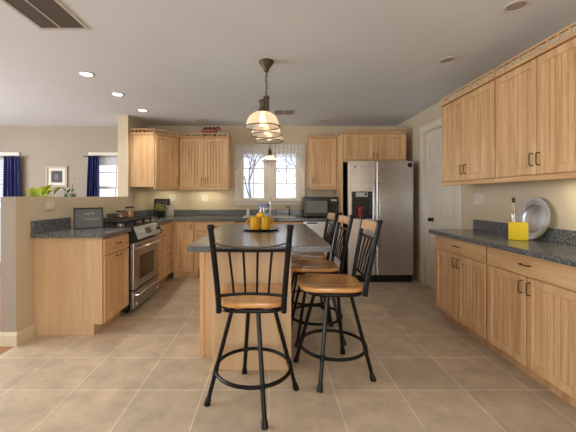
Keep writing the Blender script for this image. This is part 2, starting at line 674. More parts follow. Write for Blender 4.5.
KW = (-0.56, 0.48, 1.205, 2.07)
LW = (-3.10, -2.40, 0.80, 1.97)
PW = (-5.45, -4.46, 0.12, 1.97)
wall_x('wall_back', M['wall'], -2.325, XR + 0.15, YB, YB + 0.15, CEIL, [KW])
wall_x('wall_back_living', M['wall_living'], XFAR, -2.325, YB, YB + 0.15, CEIL, [LW, PW])
DO = (3.80, 4.63, 2.17)
mb = MB()
mb.box(XR, XR + 0.15, YF, DO[0], 0, CEIL).box(XR, XR + 0.15, DO[1], YB, 0, CEIL).box(XR, XR + 0.15, DO[0], DO[1], DO[2], CEIL)
mb.box(XR + 0.12, XR + 0.15, DO[0], DO[1], 0, DO[2])
struct(mb.done('wall_right', M['wall'], smooth=False))
struct(MB().box(-2.325, XL, 4.90, YB, 0, CEIL).done('wall_left', M['wall'], smooth=False))
wh = struct(MB().box(-2.30, XL, 2.755, 4.90, 0, 1.262).done('wall_half', M['wall'], smooth=False))
wh.data.materials.append(M['wall_living'])      # the living-room colour wraps round the end of the half wall
for p in wh.data.polygons:
    p.material_index = 1 if (p.normal.y < -0.5 or p.normal.x < -0.5) else 0
struct(MB().box(XFAR - 0.1, XFAR, YF, YB, 0, CEIL).done('wall_far', M['wall_living'], smooth=False))
struct(MB().box(XFAR, XR + 0.15, YF - 0.1, YF, 0, CEIL).done('wall_front', M['wall'], smooth=False))
# baseboard around the end of the half wall
mb = MB()
prof = [(0, 0), (0.016, 0), (0.016, 0.09), (0.008, 0.115), (0, 0.115)]
mb.prism([(XL + a, b) for a, b in prof], 2.755, 2.953, 'Y')
mb.prism([(2.755 - a, b) for a, b in prof], -2.316, XL + 0.016, 'X')
mb.prism([(-2.30 - a, b) for a, b in prof], 2.755, 4.90, 'Y')
struct(mb.done('baseboard_left', M['base'], smooth=False))
mb = MB()
mb.prism([(XR - a, b) for a, b in prof], 3.46, 3.70, 'Y')
struct(mb.done('baseboard_right', M['base'], smooth=False))


# ------------------------------------------------------------------ windows and door
def casing(mb, hole, w, y0, y1, head=None, foot=None):
    xa, xb, za, zb = hole
    mb.box(xa - w, xa, y0, y1, za, zb, 0.004)
    mb.box(xb, xb + w, y0, y1, za, zb, 0.004)
    h = head or w
    mb.box(xa - w, xb + w, y0 - 0.002, y1, zb, zb + h, 0.004)


w1 = sroot('window_1')
mb = MB()
casing(mb, KW, 0.092, YB - 0.022, YB - 0.001, 0.105)
mb.done('window_casing', M['trim'], w1, smooth=False)
mb = MB()
mb.box(KW[0] - 0.12, KW[1] + 0.12, YB - 0.05, YB - 0.001, KW[2] - 0.03, KW[2], 0.005)
mb.box(KW[0] - 0.09, KW[1] + 0.09, YB - 0.018, YB - 0.001, KW[2] - 0.085, KW[2] - 0.03, 0.003)
mb.done('window_sill', M['trim'], w1, smooth=False)
mb = MB()
mb.box(KW[0] + 0.001, KW[0] + 0.03, YB, YB + 0.12, KW[2], KW[3]).box(KW[1] - 0.03, KW[1] - 0.001, YB, YB + 0.12, KW[2], KW[3])
mb.box(-0.115, 0.045, YB + 0.02, YB + 0.12, KW[2], KW[3])
mb.box(KW[0] + 0.03, KW[1] - 0.03, YB, YB + 0.12, KW[3] - 0.025, KW[3] - 0.001)
mb.done('window_frame', M['trim'], w1, smooth=False)


def sash(xa, xb, za, zb, parent, y, cols, rows, st=0.032, mat='trim'):
    mb = MB()
    mb.box(xa, xa + st, y, y + 0.035, za, zb).box(xb - st, xb, y, y + 0.035, za, zb)
    mb.box(xa + st, xb - st, y, y + 0.035, za, za + st).box(xa + st, xb - st, y, y + 0.035, zb - st, zb)
    for i in range(1, cols):
        x = xa + st + (xb - xa - 2 * st) * i / cols
        mb.box(x - 0.007, x + 0.007, y + 0.006, y + 0.03, za + st, zb - st)
    for i in range(1, rows):
        z = za + st + (zb - za - 2 * st) * i / rows
        mb.box(xa + st, xb - st, y + 0.004, y + 0.031, z - 0.007, z + 0.007)
    s = mb.done('sash', M[mat], parent, smooth=False)
    MB().box(xa + st, xb - st, y + 0.015, y + 0.019, za + st, zb - st).done('window_pane', M['pane'], s, smooth=False)
    return s


sash(KW[0] + 0.03, -0.115, KW[2], KW[3] - 0.025, w1, YB + 0.05, 2, 3)
sash(0.045, KW[1] - 0.03, KW[2], KW[3] - 0.025, w1, YB + 0.05, 2, 3)

w2 = sroot('window_2')
mb = MB()
casing(mb, LW, 0.085, YB - 0.022, YB - 0.001, 0.06)
mb.box(LW[0] - 0.1, LW[1] + 0.1, YB - 0.04, YB - 0.001, LW[2] - 0.03, LW[2], 0.004)
mb.done('window_casing', M['trim'], w2, smooth=False)
sash(LW[0], LW[1], 1.40, 1.97, w2, YB + 0.08, 2, 2, 0.04)
sash(LW[0], LW[1], LW[2], 1.44, w2, YB + 0.04, 2, 2, 0.04)
mb = MB()
for k in range(7):
    mb.box(LW[0] + 0.005, LW[1] - 0.005, YB + 0.002, YB + 0.03, 1.94 - k * 0.022, 1.957 - k * 0.022)
mb.done('raised_blind', M['blind'], w2, smooth=False)

w3 = sroot('window_3')
mb = MB()
casing(mb, PW, 0.085, YB - 0.022, YB - 0.001, 0.06)
mb.done('window_casing', M['trim'], w3, smooth=False)
sash(PW[0], PW[1], PW[2], PW[3], w3, YB + 0.06, 2, 4, 0.06)
mb = MB()
for k in range(26):
    z = 1.95 - k * 0.03
    mb.prism([(YB + 0.004, z), (YB + 0.03, z - 0.010), (YB + 0.03, z - 0.007), (YB + 0.004, z + 0.003)], PW[0] + 0.006, PW[1] - 0.006, 'X')
mb.done('slatted_blind', M['blind'], w3, smooth=False)

# door 1: panelled white door in the right wall
d1 = sroot('door_1')
ya, yb, zt = DO
mb = MB()
cw = 0.092
mb.box(XR - 0.022, XR - 0.001, ya - cw, ya, 0, zt, 0.004)
mb.box(XR - 0.022, XR - 0.001, yb, yb + cw, 0, zt, 0.004)
mb.box(XR - 0.024, XR - 0.001, ya - cw, yb + cw, zt, zt + cw, 0.004)
mb.box(XR - 0.001, XR + 0.118, ya, ya + 0.012, 0, zt).box(XR - 0.001, XR + 0.118, yb - 0.012, yb, 0, zt)
mb.box(XR - 0.001, XR + 0.118, ya, yb, zt - 0.012, zt)
mb.done('door_casing', M['trim'], d1, smooth=False)
mb = MB()
fx = XR + 0.02
mb.box(fx + 0.008, fx + 0.04, ya + 0.014, yb - 0.014, 0.008, zt - 0.014)
sy0, sy1 = ya + 0.014, yb - 0.014
cm = (sy0 + sy1) / 2
st = 0.105
zr = [0.008, 0.23, 0.86, 0.99, 1.66, 1.77, 2.03, zt - 0.014]
for a, b in ((sy0, sy0 + st), (cm - 0.05, cm + 0.05), (sy1 - st, sy1)):
    mb.box(fx, fx + 0.01, a, b, 0.008, zt - 0.014)
for a, b in ((zr[0], zr[1]), (zr[2], zr[3]), (zr[4], zr[5]), (zr[6], zr[7])):
    mb.box(fx, fx + 0.01, sy0 + st, cm - 0.05, a, b).box(fx, fx + 0.01, cm + 0.05, sy1 - st, a, b)
for a, b in ((zr[1], zr[2]), (zr[3], zr[4]), (zr[5], zr[6])):
    for p, q in ((sy0 + st, cm - 0.05), (cm + 0.05, sy1 - st)):
        mb.box(fx + 0.002, fx + 0.009, p + 0.025, q - 0.025, a + 0.025, b - 0.025, 0.004)
slab = mb.done('door_slab', M['trim'], d1, smooth=False)
mb = MB()
ky, kz = 4.43, 0.95
mb.lathe([(0, -0.062), (0.018, -0.06), (0.028, -0.045), (0.026, -0.03), (0.012, -0.022), (0.011, -0.006), (0.03, -0.004), (0.03, 0)], (fx, ky, kz), 16, axis='X')
mb.done('door_knob', M['knob_dark'], slab)

# ------------------------------------------------------------------ cabinets
BEAD = 0.046


def door_mesh(x0, x1, z0, z1, y=-0.020, th=0.019, st=0.052, rail=0.055, bead=True):
    """framed door with a grooved panel; front face at y"""
    mb = MB()
    b = 0.0042
    mb.box(x0, x0 + st, y, y + th, z0, z1, b).box(x1 - st, x1, y, y + th, z0, z1, b)
    mb.box(x0 + st - 0.001, x1 - st + 0.001, y + 0.0004, y + th, z0, z0 + rail, b)
    mb.box(x0 + st - 0.001, x1 - st + 0.001, y + 0.0004, y + th, z1 - rail, z1, b)
    pa, pb = x0 + st - 0.002, x1 - st + 0.002
    yf = y + 0.0095
    pts = [(pa, yf)]
    if bead:
        n = max(2, int(round((pb - pa) / BEAD)))
        for i in range(1, n):
            x = pa + (pb - pa) * i / n
            pts += [(x - 0.006, yf), (x - 0.002, yf + 0.008), (x + 0.002, yf + 0.008), (x + 0.006, yf)]
    pts += [(pb, yf), (pb, y + th - 0.001), (pa, y + th - 0.001)]
    mb.prism(pts, z0 + rail - 0.002, z1 - rail + 0.002, 'Z')
    return mb


def pull(mb, p, d, L=0.085, y=-0.020, out=0.026, r=0.0042):
    """bow handle: p = centre (x, z), d = 'v' or 'h'"""
    x, z = p
    h = L / 2
    if d == 'v':
        q = [(x, y, z - h), (x, y - out * .8, z - h + 0.002), (x, y - out, z - h + 0.012), (x, y - out, z + h - 0.012), (x, y - out * .8, z + h - 0.002), (x, y, z + h)]
    else:
        q = [(x - h, y, z), (x - h + 0.002, y - out * .8, z), (x - h + 0.014, y - out, z), (x + h - 0.014, y - out, z), (x + h - 0.002, y - out * .8, z), (x + h, y, z)]
    mb.tube(q, r, 8)
    return mb


def add_front(root, kind, x0, x1, z0, z1, hp=None, hd='v', bead=True, name=None):
    if kind == 'door':
        d = door_mesh(x0, x1, z0, z1, bead=bead).done(name or 'door', M['maple'], root, smooth=False)
    else:
        d = MB().box(x0, x1, -0.020, -0.001, z0, z1, 0.004, 2).done(name or 'drawer', M['maple_h'], root, smooth=False)
    if hp:
        pull(MB(), hp, hd).done('handle', M['bronze'], d)
    return d


def gallery(mb, path, z, h=0.070, pitch=0.085, closed=False):
    """little railing on a cabinet top following path points (x, y)"""
    pts = [Vector((p[0], p[1], 0)) for p in path]
    for a, b in zip(pts, pts[1:]):
        d = (b - a)
        L = d.length
        d.normalize()
        s = Vector((-d.y, d.x, 0)) * 0.009

        def quad(z0, z1, w=1.0):
            poly = [(a - s * w)[:2], (b - s * w)[:2], (b + s * w)[:2], (a + s * w)[:2]]
            mb.prism(poly, z0, z1, 'Z')
        quad(z, z + 0.010, 1.7)
        quad(z + h - 0.012, z + h, 1.2)
        n = max(2, int(round(L / pitch)))
        for i in range(n + 1):
            p = a + d * (L * i / n if 0 < i < n else (0.008 if i == 0 else L - 0.008))
            mb.tube([(p.x, p.y, z + 0.014), (p.x, p.y, z + 0.024), (p.x, p.y, z + h * 0.5), (p.x, p.y, z + h - 0.02), (p.x, p.y, z + h - 0.012)], 0.006, 6,
                    radii=[0.010, 0.006, 0.012, 0.006, 0.010])
    return mb


def base_cab(name, label, loc, rz, w, depth, fronts, toe_d=0.075, h=0.888, hb=None, group='base cabinets', end=None, body='maple'):
    """local frame: x along the front, -y is the front, y = 0 the box front"""
    t = thing(name, label, 'cabinet', loc, rz, group)
    mb = MB()
    hb = hb or h
    mb.prism([(0.0, 0.10), (0.0, hb), (depth, hb), (depth, 0.0), (toe_d, 0.0), (toe_d, 0.10)], 0.001, w - 0.001, 'X')
    mb.done('carcass', M[body], t, smooth=False)
    for f in fronts:
        add_front(t, *f)
    return t


BC = 0.888
# left run: base cabinet before the stove (faces +X); local x runs towards +Y
XCAB = -1.545
depthL = XCAB - XL - 0.002
wA = 0.515
base_cab('base_cabinet', 'maple base cabinet at the near end of the left counter, plain end panel facing us',
         (XCAB, 2.957, 0), R(90), wA, depthL,
         [('drawer', 0.012, wA - 0.006, 0.725, 0.872, (wA / 2, 0.81), 'h'),
          ('door', 0.012, wA - 0.006, 0.108, 0.715, (wA / 2, 0.69), 'h', False)], body='maple_pale')
# between the stove and the corner
yc0, yc1 = 4.256, 4.998
wB = yc1 - yc0
base_cab('base_cabinet', 'maple base cabinet between the stove and the room corner',
         (XCAB, yc0, 0), R(90), wB, depthL,
         [('drawer', 0.012, 0.40, 0.725, 0.872, (0.2, 0.80), 'h'),
          ('door', 0.012, 0.40, 0.108, 0.715, (0.2, 0.672), 'h'),
          ('drawer', 0.408, wB - 0.03, 0.108, 0.872)])
# back run (faces -Y)
YCAB = 5.0
depthB = YB - YCAB - 0.002
base_cab('base_cabinet', 'narrow full-height beadboard door base cabinet in the back left corner',
         (-1.542, YCAB, 0), 0, 0.342, depthB, [('door', 0.048, 0.336, 0.108, 0.872, (0.304, 0.80), 'v')])
base_cab('base_cabinet', 'maple base cabinet with wide drawer over doors, left of the sink cabinet',
         (-1.198, YCAB, 0), 0, 0.64, depthB,
         [('drawer', 0.01, 0.63, 0.735, 0.872, (0.32, 0.80), 'h'),
          ('door', 0.01, 0.317, 0.108, 0.725, (0.285, 0.66), 'v'), ('door', 0.323, 0.63, 0.108, 0.725, (0.355, 0.66), 'v')])
base_cab('sink_cabinet', 'maple cabinet under the sink below the kitchen window',
         (-0.556, YCAB, 0), 0, 1.026, depthB,
         [('drawer', 0.01, 1.016, 0.735, 0.872), ('door', 0.01, 0.51, 0.108, 0.725, (0.475, 0.66), 'v'),
          ('door', 0.516, 1.016, 0.108, 0.725, (0.55, 0.66), 'v')], hb=0.742)
# right run (faces -X): local x runs towards -Y
XCR = 1.74
depthR = XR - XCR - 0.002
wR = 0.818
for k, (y1, lab) in enumerate(((3.43, 'maple base cabinet at the far end of the right counter, beside the white door'),
                               (2.61, 'maple base cabinet nearest the camera under the right counter'))):
    hw = wR / 2
    base_cab('base_cabinet', lab, (XCR, y1, 0), R(-90), wR, depthR,
             [('drawer', 0.01, wR - 0.01, 0.728, 0.868, (hw, 0.80), 'h'),
              ('door', 0.01, hw - 0.003, 0.108, 0.718, (hw - 0.035, 0.645), 'v'),
              ('door', hw + 0.003, wR - 0.01, 0.108, 0.718, (hw + 0.035, 0.645), 'v')], h=0.873)


# upper cabinets
def upper_cab(name, label, loc, rz, w, depth, h, ndoor, group='wall cabinets', gal='front', left_end=True, hz=0.11, hs=1):
    t = thing(name, label, 'cabinet', loc, rz, group)
    MB().box(0.001, w - 0.001, 0, depth, 0, h).done('carcass', M['maple'], t, smooth=False)
    if ndoor == 2:
        hw = w / 2
        add_front(t, 'door', 0.008, hw - 0.002, 0.004, h - 0.006, (hw - 0.03, hz), 'v')
        add_front(t, 'door', hw + 0.002, w - 0.008, 0.004, h - 0.006, (hw + 0.03, hz), 'v')
    else:
        add_front(t, 'door', 0.008, w - 0.008, 0.004, h - 0.006, (w - 0.04 if hs > 0 else 0.04, hz), 'v')
    mb = MB().box(0.0, w, -0.030, 0.012, -0.038, -0.0005, 0.008, 2)
    mb.done('light_rail', M['maple_h'], t, smooth=False)
    mb = MB()
    path = [(0.012, -0.012), (w - 0.012, -0.012)]
    if gal == 'left':
        path = [(0.012, depth)] + path
    if gal == 'right':
        path = path + [(w - 0.012, depth)]
    mb.prism([(-0.035, h), (-0.035, h + 0.008), (-0.025, h + 0.014), (depth, h + 0.014), (depth, h)], 0, w, 'X')
    gallery(mb, path, h + 0.014)
    mb.done('gallery_rail', M['maple_h'], t, smooth=False)
    return t


UZ, UH = 1.412, 0.80
upper_cab('wall_cabinet', 'two-door beadboard wall cabinet left of the kitchen window, figurine standing on top', (-1.506, 5.29, UZ), 0, 0.806, 0.358, UH, 2, gal='right')
upper_cab('wall_cabinet', 'narrow one-door wall cabinet between the window and the refrigerator', (0.62, 5.29, UZ), 0, 0.435, 0.358, UH, 1, gal='left', hs=-1)
upper_cab('fridge_cabinet', 'short two-door beadboard cabinet above the refrigerator', (1.09, 4.99, 1.825), 0, 0.97, 0.658, 0.40, 2, gal='front', hz=0.07)
tag(MB().box(1.058, 1.086, 4.97, 5.648, 0.0, 2.225, 0.002).done('refrigerator_side_panel', M['maple'], smooth=False),
    'tall maple panel standing between the microwave and the refrigerator', 'panel')
upper_cab('wall_cabinet', 'two-door beadboard wall cabinet over the far end of the right counter', (1.842, 3.50, 1.412), R(-90), 0.838, 0.326, 0.815, 2)
upper_cab('wall_cabinet', 'two-door beadboard wall cabinet nearest the camera over the right counter', (1.842, 2.661, 1.412), R(-90), 0.838, 0.326, 0.815, 2)

# diagonal corner wall cabinet
p0 = Vector((-1.80, 4.95, 0))
p1 = Vector((-1.515, 5.285, 0))
dd = p1 - p0
ang = math.atan2(dd.y, dd.x)
t = thing('corner_cabinet', 'diagonal one-door wall cabinet in the back left corner above the potted plant', 'cabinet', (p0.x, p0.y, UZ), ang, 'wall cabinets')
inv = Matrix.Translation(p0) @ Matrix.Rotation(ang, 4, 'Z')
inv = inv.inverted()
poly = [inv @ Vector((x, y, 0)) for x, y in ((XL + 0.002, 4.95), (-1.80, 4.95), (-1.515, 5.285), (-1.509, YB - 0.002), (XL + 0.002, YB - 0.002))]
MB().prism([(v.x, v.y) for v in poly], 0, UH, 'Z').done('carcass', M['maple'], t, smooth=False)
Ld = dd.length
add_front(t, 'door', 0.02, Ld - 0.012, 0.004, UH - 0.006, (Ld - 0.05, 0.11), 'v')
MB().box(0.0, Ld - 0.02, -0.028, 0.012, -0.038, -0.0005, 0.008, 2).done('light_rail', M['maple_h'], t, smooth=False)
mb = MB()
q = [inv @ Vector((x, y, 0)) for x, y in ((XL + 0.003, 4.925), (-1.79, 4.925), (-1.511, 5.255), (-1.511, YB - 0.003), (XL + 0.003, YB - 0.003))]
mb.prism([(v.x, v.y) for v in q], UH, UH + 0.014, 'Z')
g = [inv @ Vector((x, y, 0)) for x, y in ((XL + 0.02, 4.945), (-1.79, 4.945), (-1.525, 5.26))]
gallery(mb, [(v.x, v.y) for v in g], UH + 0.014, pitch=0.06)
mb.done('gallery_rail', M['maple_h'], t, smooth=False)

# under-cabinet lamps: slim housings fixed under the wall cabinets
for nm, lab, x0, x1, y0, y1, lx, ly, pw in (
        ('under_cabinet_light', 'slim white lamp under the two-door wall cabinet left of the window', -1.35, -0.85, 5.45, 5.50, 0.45, 0.035, 1.5),
        ('under_cabinet_light', 'slim white lamp under the diagonal corner wall cabinet', -1.98, -1.65, 5.42, 5.47, 0.3, 0.035, 1.1),
        ('under_cabinet_light', 'slim white lamp under the near wall cabinet on the right', 1.98, 2.03, 1.95, 2.35, 0.035, 0.36, 1.6)):
    o = MB().box(x0, x1, y0, y1, UZ - 0.022, UZ - 0.001, 0.003).done(nm, M['white_plastic'], smooth=False)
    tag(o, lab, 'lamp', 'under-cabinet lamps')
    area('lamp_under_cabinet', ((x0 + x1) / 2, (y0 + y1) / 2, UZ - 0.024), (0, 0, 0), lx, ly, pw, (1.0, 0.90, 0.62))

# ------------------------------------------------------------------ worktops
ZB = CT - CTH
bs = 0.105  # splashback height


def counter_obj(mb, name, label, splash):
    o = thing(name, label, 'countertop')
    mb.done('worktop', M['counter'], o, smooth=False)
    if splash:
        splash.done('backsplash', M['counter'], o, smooth=False)
    return o


mb = MB().prism([(XL + 0.002, 2.915), (-1.52, 2.915), (-1.50, 2.935), (-1.50, 3.474), (XL + 0.002, 3.474)], ZB, CT, 'Z', 0.004)
counter_obj(mb, 'countertop', 'short slate grey counter at the near left, in front of the stove',
            MB().box(XL + 0.002, XL + 0.022, 2.92, 3.474, CT, CT + bs + 0.01, 0.003))
# L-shaped run round the corner; opening left for the sink
SX0, SX1, SY0, SY1 = -0.44, 0.36, 5.10, 5.50
mb = MB()
mb.box(XL + 0.002, -1.50, 4.256, 4.96, ZB, CT)
mb.box(XL + 0.002, SX0, 4.96, YB - 0.002, ZB, CT)
mb.box(SX1, 1.056, 4.96, YB - 0.002, ZB, CT)
mb.box(SX0, SX1, 4.96, SY0, ZB, CT)
mb.box(SX0, SX1, SY1, YB - 0.002, ZB, CT)
bmesh.ops.remove_doubles(mb.bm, verts=mb.bm.verts, dist=0.0001)
sp = MB().box(XL + 0.002, XL + 0.022, 4.256, YB - 0.002, CT, CT + bs, 0.003)
sp.box(XL + 0.022, 1.056, YB - 0.022, YB - 0.002, CT, CT + bs, 0.003)
counter_obj(mb, 'countertop', 'long slate grey counter running under the kitchen window and round the back corner', sp)
mb = MB().prism([(1.665, 1.785), (XR - 0.002, 1.785), (XR - 0.002, 3.475), (1.685, 3.475), (1.665, 3.455)], 0.875, 0.915, 'Z', 0.004)
counter_obj(mb, 'countertop', 'slate grey counter on the right wall under the pewter plate',
            MB().box(XR - 0.022, XR - 0.002, 1.79, 3.475, 0.915, 0.915 + 0.105, 0.003))

# ------------------------------------------------------------------ island
t = thing('kitchen_island', 'maple kitchen island cabinet standing in the middle of the tiled floor', 'island', (0, 0, 0))
IX0, IX1, IY0, IY1 = -0.568, 0.14, 2.575, 3.88
mb = MB().box(IX0 + 0.02, IX1, IY0, IY1, 0.0, ZB - 0.002)
mb.done('carcass', M['maple_pale'], t, smooth=False)
mb = MB().box(IX0, IX0 + 0.035, IY0 - 0.02, IY0 + 0.02, 0.0, ZB - 0.002, 0.003)
mb.done('corner_post', M['maple'], t, smooth=False)
mb = MB().box(IX0 + 0.036, -0.43, IY0 - 0.008, IY0 - 0.0005, 0.0, 0.012, 0.001)
mb.done('shoe_strip', M['maple_h'], t, smooth=False)
mb = MB().box(-0.43, IX1 + 0.0, 2.36, IY0 - 0.0005, 0.0, ZB - 0.002, 0.003)
mb.done('end_panel', M['maple_pale'], t, smooth=False)
# doors on the stove side (left face, looking at -X)
dl = sum([], [])
for k in range(3):
    y1 = IY1 - 0.02 - k * 0.42
    mb = door_mesh(0, 0.41, 0.108, 0.70)
    d = mb.done('door', M['maple'], t, smooth=False)
    d.location = (IX0 + 0.018, y1, 0)
    d.rotation_euler = (0, 0, R(-90))
    pull(MB(), (0.37, 0.64), 'v').done('handle', M['bronze'], d)
    d = MB().box(0, 0.41, -0.02, -0.001, 0.71, 0.872, 0.004, 2).done('drawer', M['maple_h'], t, smooth=False)
    d.location = (IX0 + 0.018, y1, 0)
    d.rotation_euler = (0, 0, R(-90))
    pull(MB(), (0.205, 0.80), 'h').done('handle', M['bronze'], d)
c = 0.02
mb = MB().prism([(-0.572 + c, 2.18), (0.405 - c, 2.18), (0.405 - c * .3, 2.18 + c * .3), (0.405, 2.18 + c), (0.405, 3.94), (-0.585, 3.94), (-0.572, 2.18 + c), (-0.572 + c * .3, 2.18 + c * .3)], ZB, CT, 'Z', 0.004)
tag(mb.done('island_countertop', M['counter'], smooth=False), 'slate grey island counter with clipped corners holding the yellow mugs', 'countertop')


# ------------------------------------------------------------------ stove
t = thing('stove', 'stainless slide-in gas stove with black grates in the left counter', 'stove', (-1.53, 3.482, 0), R(90))
# local: x 0..0.77 along the wall, -y to the room
SWD = 0.768
DEP = 0.575
MB().box(0.002, SWD - 0.002, 0.0, DEP, 0.03, 0.905, 0.003).done('body', M['appliance_black'], t, smooth=False)
mb = MB()
for x in (0.05, SWD - 0.05):
    for y in (0.05, DEP - 0.06):
        mb.cyl((x, y, 0), (x, y, 0.032), 0.018)
mb.done('feet', M['black_matte'], t)
MB().box(0.0, SWD, -0.02, DEP, 0.905, 0.937, 0.004).done('cooktop', M['black_matte'], t, smooth=False)
cp = MB().prism([(-0.002, 0.775), (-0.075, 0.79), (-0.085, 0.80), (-0.035, 0.925), (-0.002, 0.935)], 0.012, SWD - 0.012, 'X', 0.003).done('control_panel', M['steel_dark'], t, smooth=False)
for a_ in (0.0, SWD - 0.012):
    MB().prism([(-0.001, 0.765), (-0.08, 0.782), (-0.093, 0.798), (-0.04, 0.936), (-0.001, 0.945)], a_, a_ + 0.012, 'X').done('panel_end', M['appliance_black'], t, smooth=False)


def on_panel(x, f, off=0.0):
    a = Vector((0, -0.085, 0.80))
    b = Vector((0, -0.035, 0.925))
    p = a.lerp(b, f)
    n = Vector((0, -0.925, 0.37)).normalized()
    p = p + n * off
    p.x = x
    return p, n


mb = MB()
a0, n = on_panel(0.30, 0.25, 0.0005)
a1, _ = on_panel(0.47, 0.25, 0.0005)
b1, _ = on_panel(0.47, 0.8, 0.0005)
b0, _ = on_panel(0.30, 0.8, 0.0005)
vs = [mb.bm.verts.new(p + n * 0.002) for p in (a0, a1, b1, b0)] + [mb.bm.verts.new(p - n * 0.001) for p in (a0, a1, b1, b0)]
for f in ((0, 1, 2, 3), (4, 7, 6, 5), (0, 4, 5, 1), (1, 5, 6, 2), (2, 6, 7, 3), (3, 7, 4, 0)):
    mb.bm.faces.new([vs[i] for i in f])
mb.done('display', M['glass_dark'], cp, smooth=False)
for x in (0.08, 0.17, 0.58, 0.67, 0.72):
    p, n = on_panel(x, 0.5, 0.0)
    MB().cyl(p, p + n * 0.022, 0.019, 0.016).done('knob', M['steel' if x < 0.6 else 'appliance_black'], cp)
dr = MB().box(0.012, SWD - 0.012, -0.045, -0.001, 0.255, 0.76, 0.006, 2).done('oven_door', M['steel_dark'], t, smooth=False)
MB().box(0.17, SWD - 0.17, -0.048, -0.0452, 0.34, 0.60, 0.001).done('oven_window', M['glass_dark'], dr, smooth=False)
mb = MB()
pth = [(0.05, -0.045, 0.705), (0.052, -0.085, 0.708)] + [(0.06 + (SWD - 0.12) * i / 10, -0.092 - 0.012 * math.sin(PI * i / 10), 0.708) for i in range(11)] + [(SWD - 0.052, -0.085, 0.708), (SWD - 0.05, -0.045, 0.705)]
mb.tube(pth, 0.012, 10)
mb.done('handle', M['chrome'], dr)
dw = MB().box(0.012, SWD - 0.012, -0.042, -0.001, 0.045, 0.24, 0.006, 2).done('storage_drawer', M['steel_dark'], t, smooth=False)
mb = MB()
pth = [(0.06, -0.042, 0.19), (0.07, -0.075, 0.192)] + [(0.09 + (SWD - 0.18) * i / 8, -0.080, 0.195 + 0.006 * math.sin(PI * i / 8)) for i in range(9)] + [(SWD - 0.07, -0.075, 0.192), (SWD - 0.06, -0.042, 0.19)]
mb.tube(pth, 0.010, 10)
mb.done('handle', M['chrome'], dw)
for x in (0.09, SWD - 0.03):
    MB().lathe([(0, -0.012), (0.016, -0.010), (0.020, 0), (0, 0)], (x, -0.042, 0.085), 16, axis='Y').done('badge', M['white_plastic'], dw)
for gx in (0.135, 0.384, 0.633):
    mb = MB()
    z = 0.985
    x0, x1 = gx - 0.115, gx + 0.115
    y0, y1 = 0.05, 0.52
    mb.tube([(x0, y0, z), (x1, y0, z), (x1, y1, z), (x0, y1, z)], 0.010, 6, closed=True)
    for y in (0.16, 0.285, 0.41):
        mb.cyl((x0, y, z), (x1, y, z), 0.010, seg=6)
    mb.cyl((gx, y0, z), (gx, y1, z), 0.010, seg=6)
    for x in (x0, x1):
        for y in (y0, 0.285, y1):
            mb.cyl((x, y, 0.936), (x, y, z + 0.016), 0.011, seg=6)
    mb.done('grate', M['black_matte'], t)
for gx, gy in ((0.135, 0.15), (0.135, 0.42), (0.384, 0.285), (0.633, 0.15), (0.633, 0.42)):
    MB().lathe([(0.05, 0.937), (0.048, 0.947), (0.03, 0.950), (0.03, 0.958), (0, 0.959)], (gx, gy, 0), 18).done('burner', M['steel_dark'], t)

# ------------------------------------------------------------------ dishwasher
t = thing('dishwasher', 'stainless dishwasher under the counter below the microwave', 'dishwasher', (0.474, 5.0, 0))
MB().box(0, 0.58, 0.0, 0.6, 0.10, 0.885).done('body', M['appliance_black'], t, smooth=False)
d = MB().box(0.003, 0.577, -0.025, -0.001, 0.11, 0.88, 0.004, 2).done('door', M['steel_dark'], t, smooth=False)
MB().box(0.06, 0.22, -0.032, -0.0255, 0.845, 0.865, 0.003).done('handle', M['appliance_black'], d, smooth=False)
MB().box(0.003, 0.577, 0.06, 0.09, 0, 0.099).done('toe_panel', M['appliance_black'], t, smooth=False)

# ------------------------------------------------------------------ refrigerator
FX0, FX1, FS, FY = 1.118, 2.072, 1.528, 4.76
FT = 1.785
t = thing('refrigerator', 'stainless side-by-side refrigerator with ice and water dispenser', 'refrigerator', (0, 0, 0))
MB().box(FX0 + 0.006, FX1 - 0.006, FY + 0.075, 5.60, 0.02, FT - 0.012, 0.004).done('body', M['appliance_black'], t, smooth=False)
MB().box(FX0 + 0.01, FX1 - 0.01, FY + 0.035, FY + 0.074, 0.0, 0.10, 0.004).done('grille', M['appliance_black'], t, smooth=False)
DX0, DX1, DZ0, DZ1 = 1.172, 1.476, 0.94, 1.335
mb = MB()
mb.box(FX0, DX0, FY, FY + 0.07, 0.11, FT, 0.008, 2)
mb.box(DX1, FS - 0.005, FY, FY + 0.07, 0.11, FT, 0.008, 2)
mb.box(DX0 - 0.009, DX1 + 0.009, FY + 0.0005, FY + 0.07, DZ1, FT - 0.0005, 0.003)
mb.box(DX0 - 0.009, DX1 + 0.009, FY + 0.0005, FY + 0.07, 0.1105, DZ0, 0.003)
fd = mb.done('freezer_door', M['steel'], t, smooth=False)
rd = MB().box(FS + 0.005, FX1, FY, FY + 0.07, 0.11, FT, 0.010, 2).done('fridge_door', M['steel'], t, smooth=False)
MB().box(FX1 - 0.085, FX1 - 0.02, FY - 0.003, FY - 0.0003, FT - 0.09, FT - 0.03, 0.001).done('badge', M['appliance_black'], rd, smooth=False)
MB().lathe([(0, -0.004), (0.012, -0.003), (0.013, 0)], (FX0 + 0.10, FY, FT - 0.085), 14, axis='Y').done('badge', M['knob_dark'], fd)
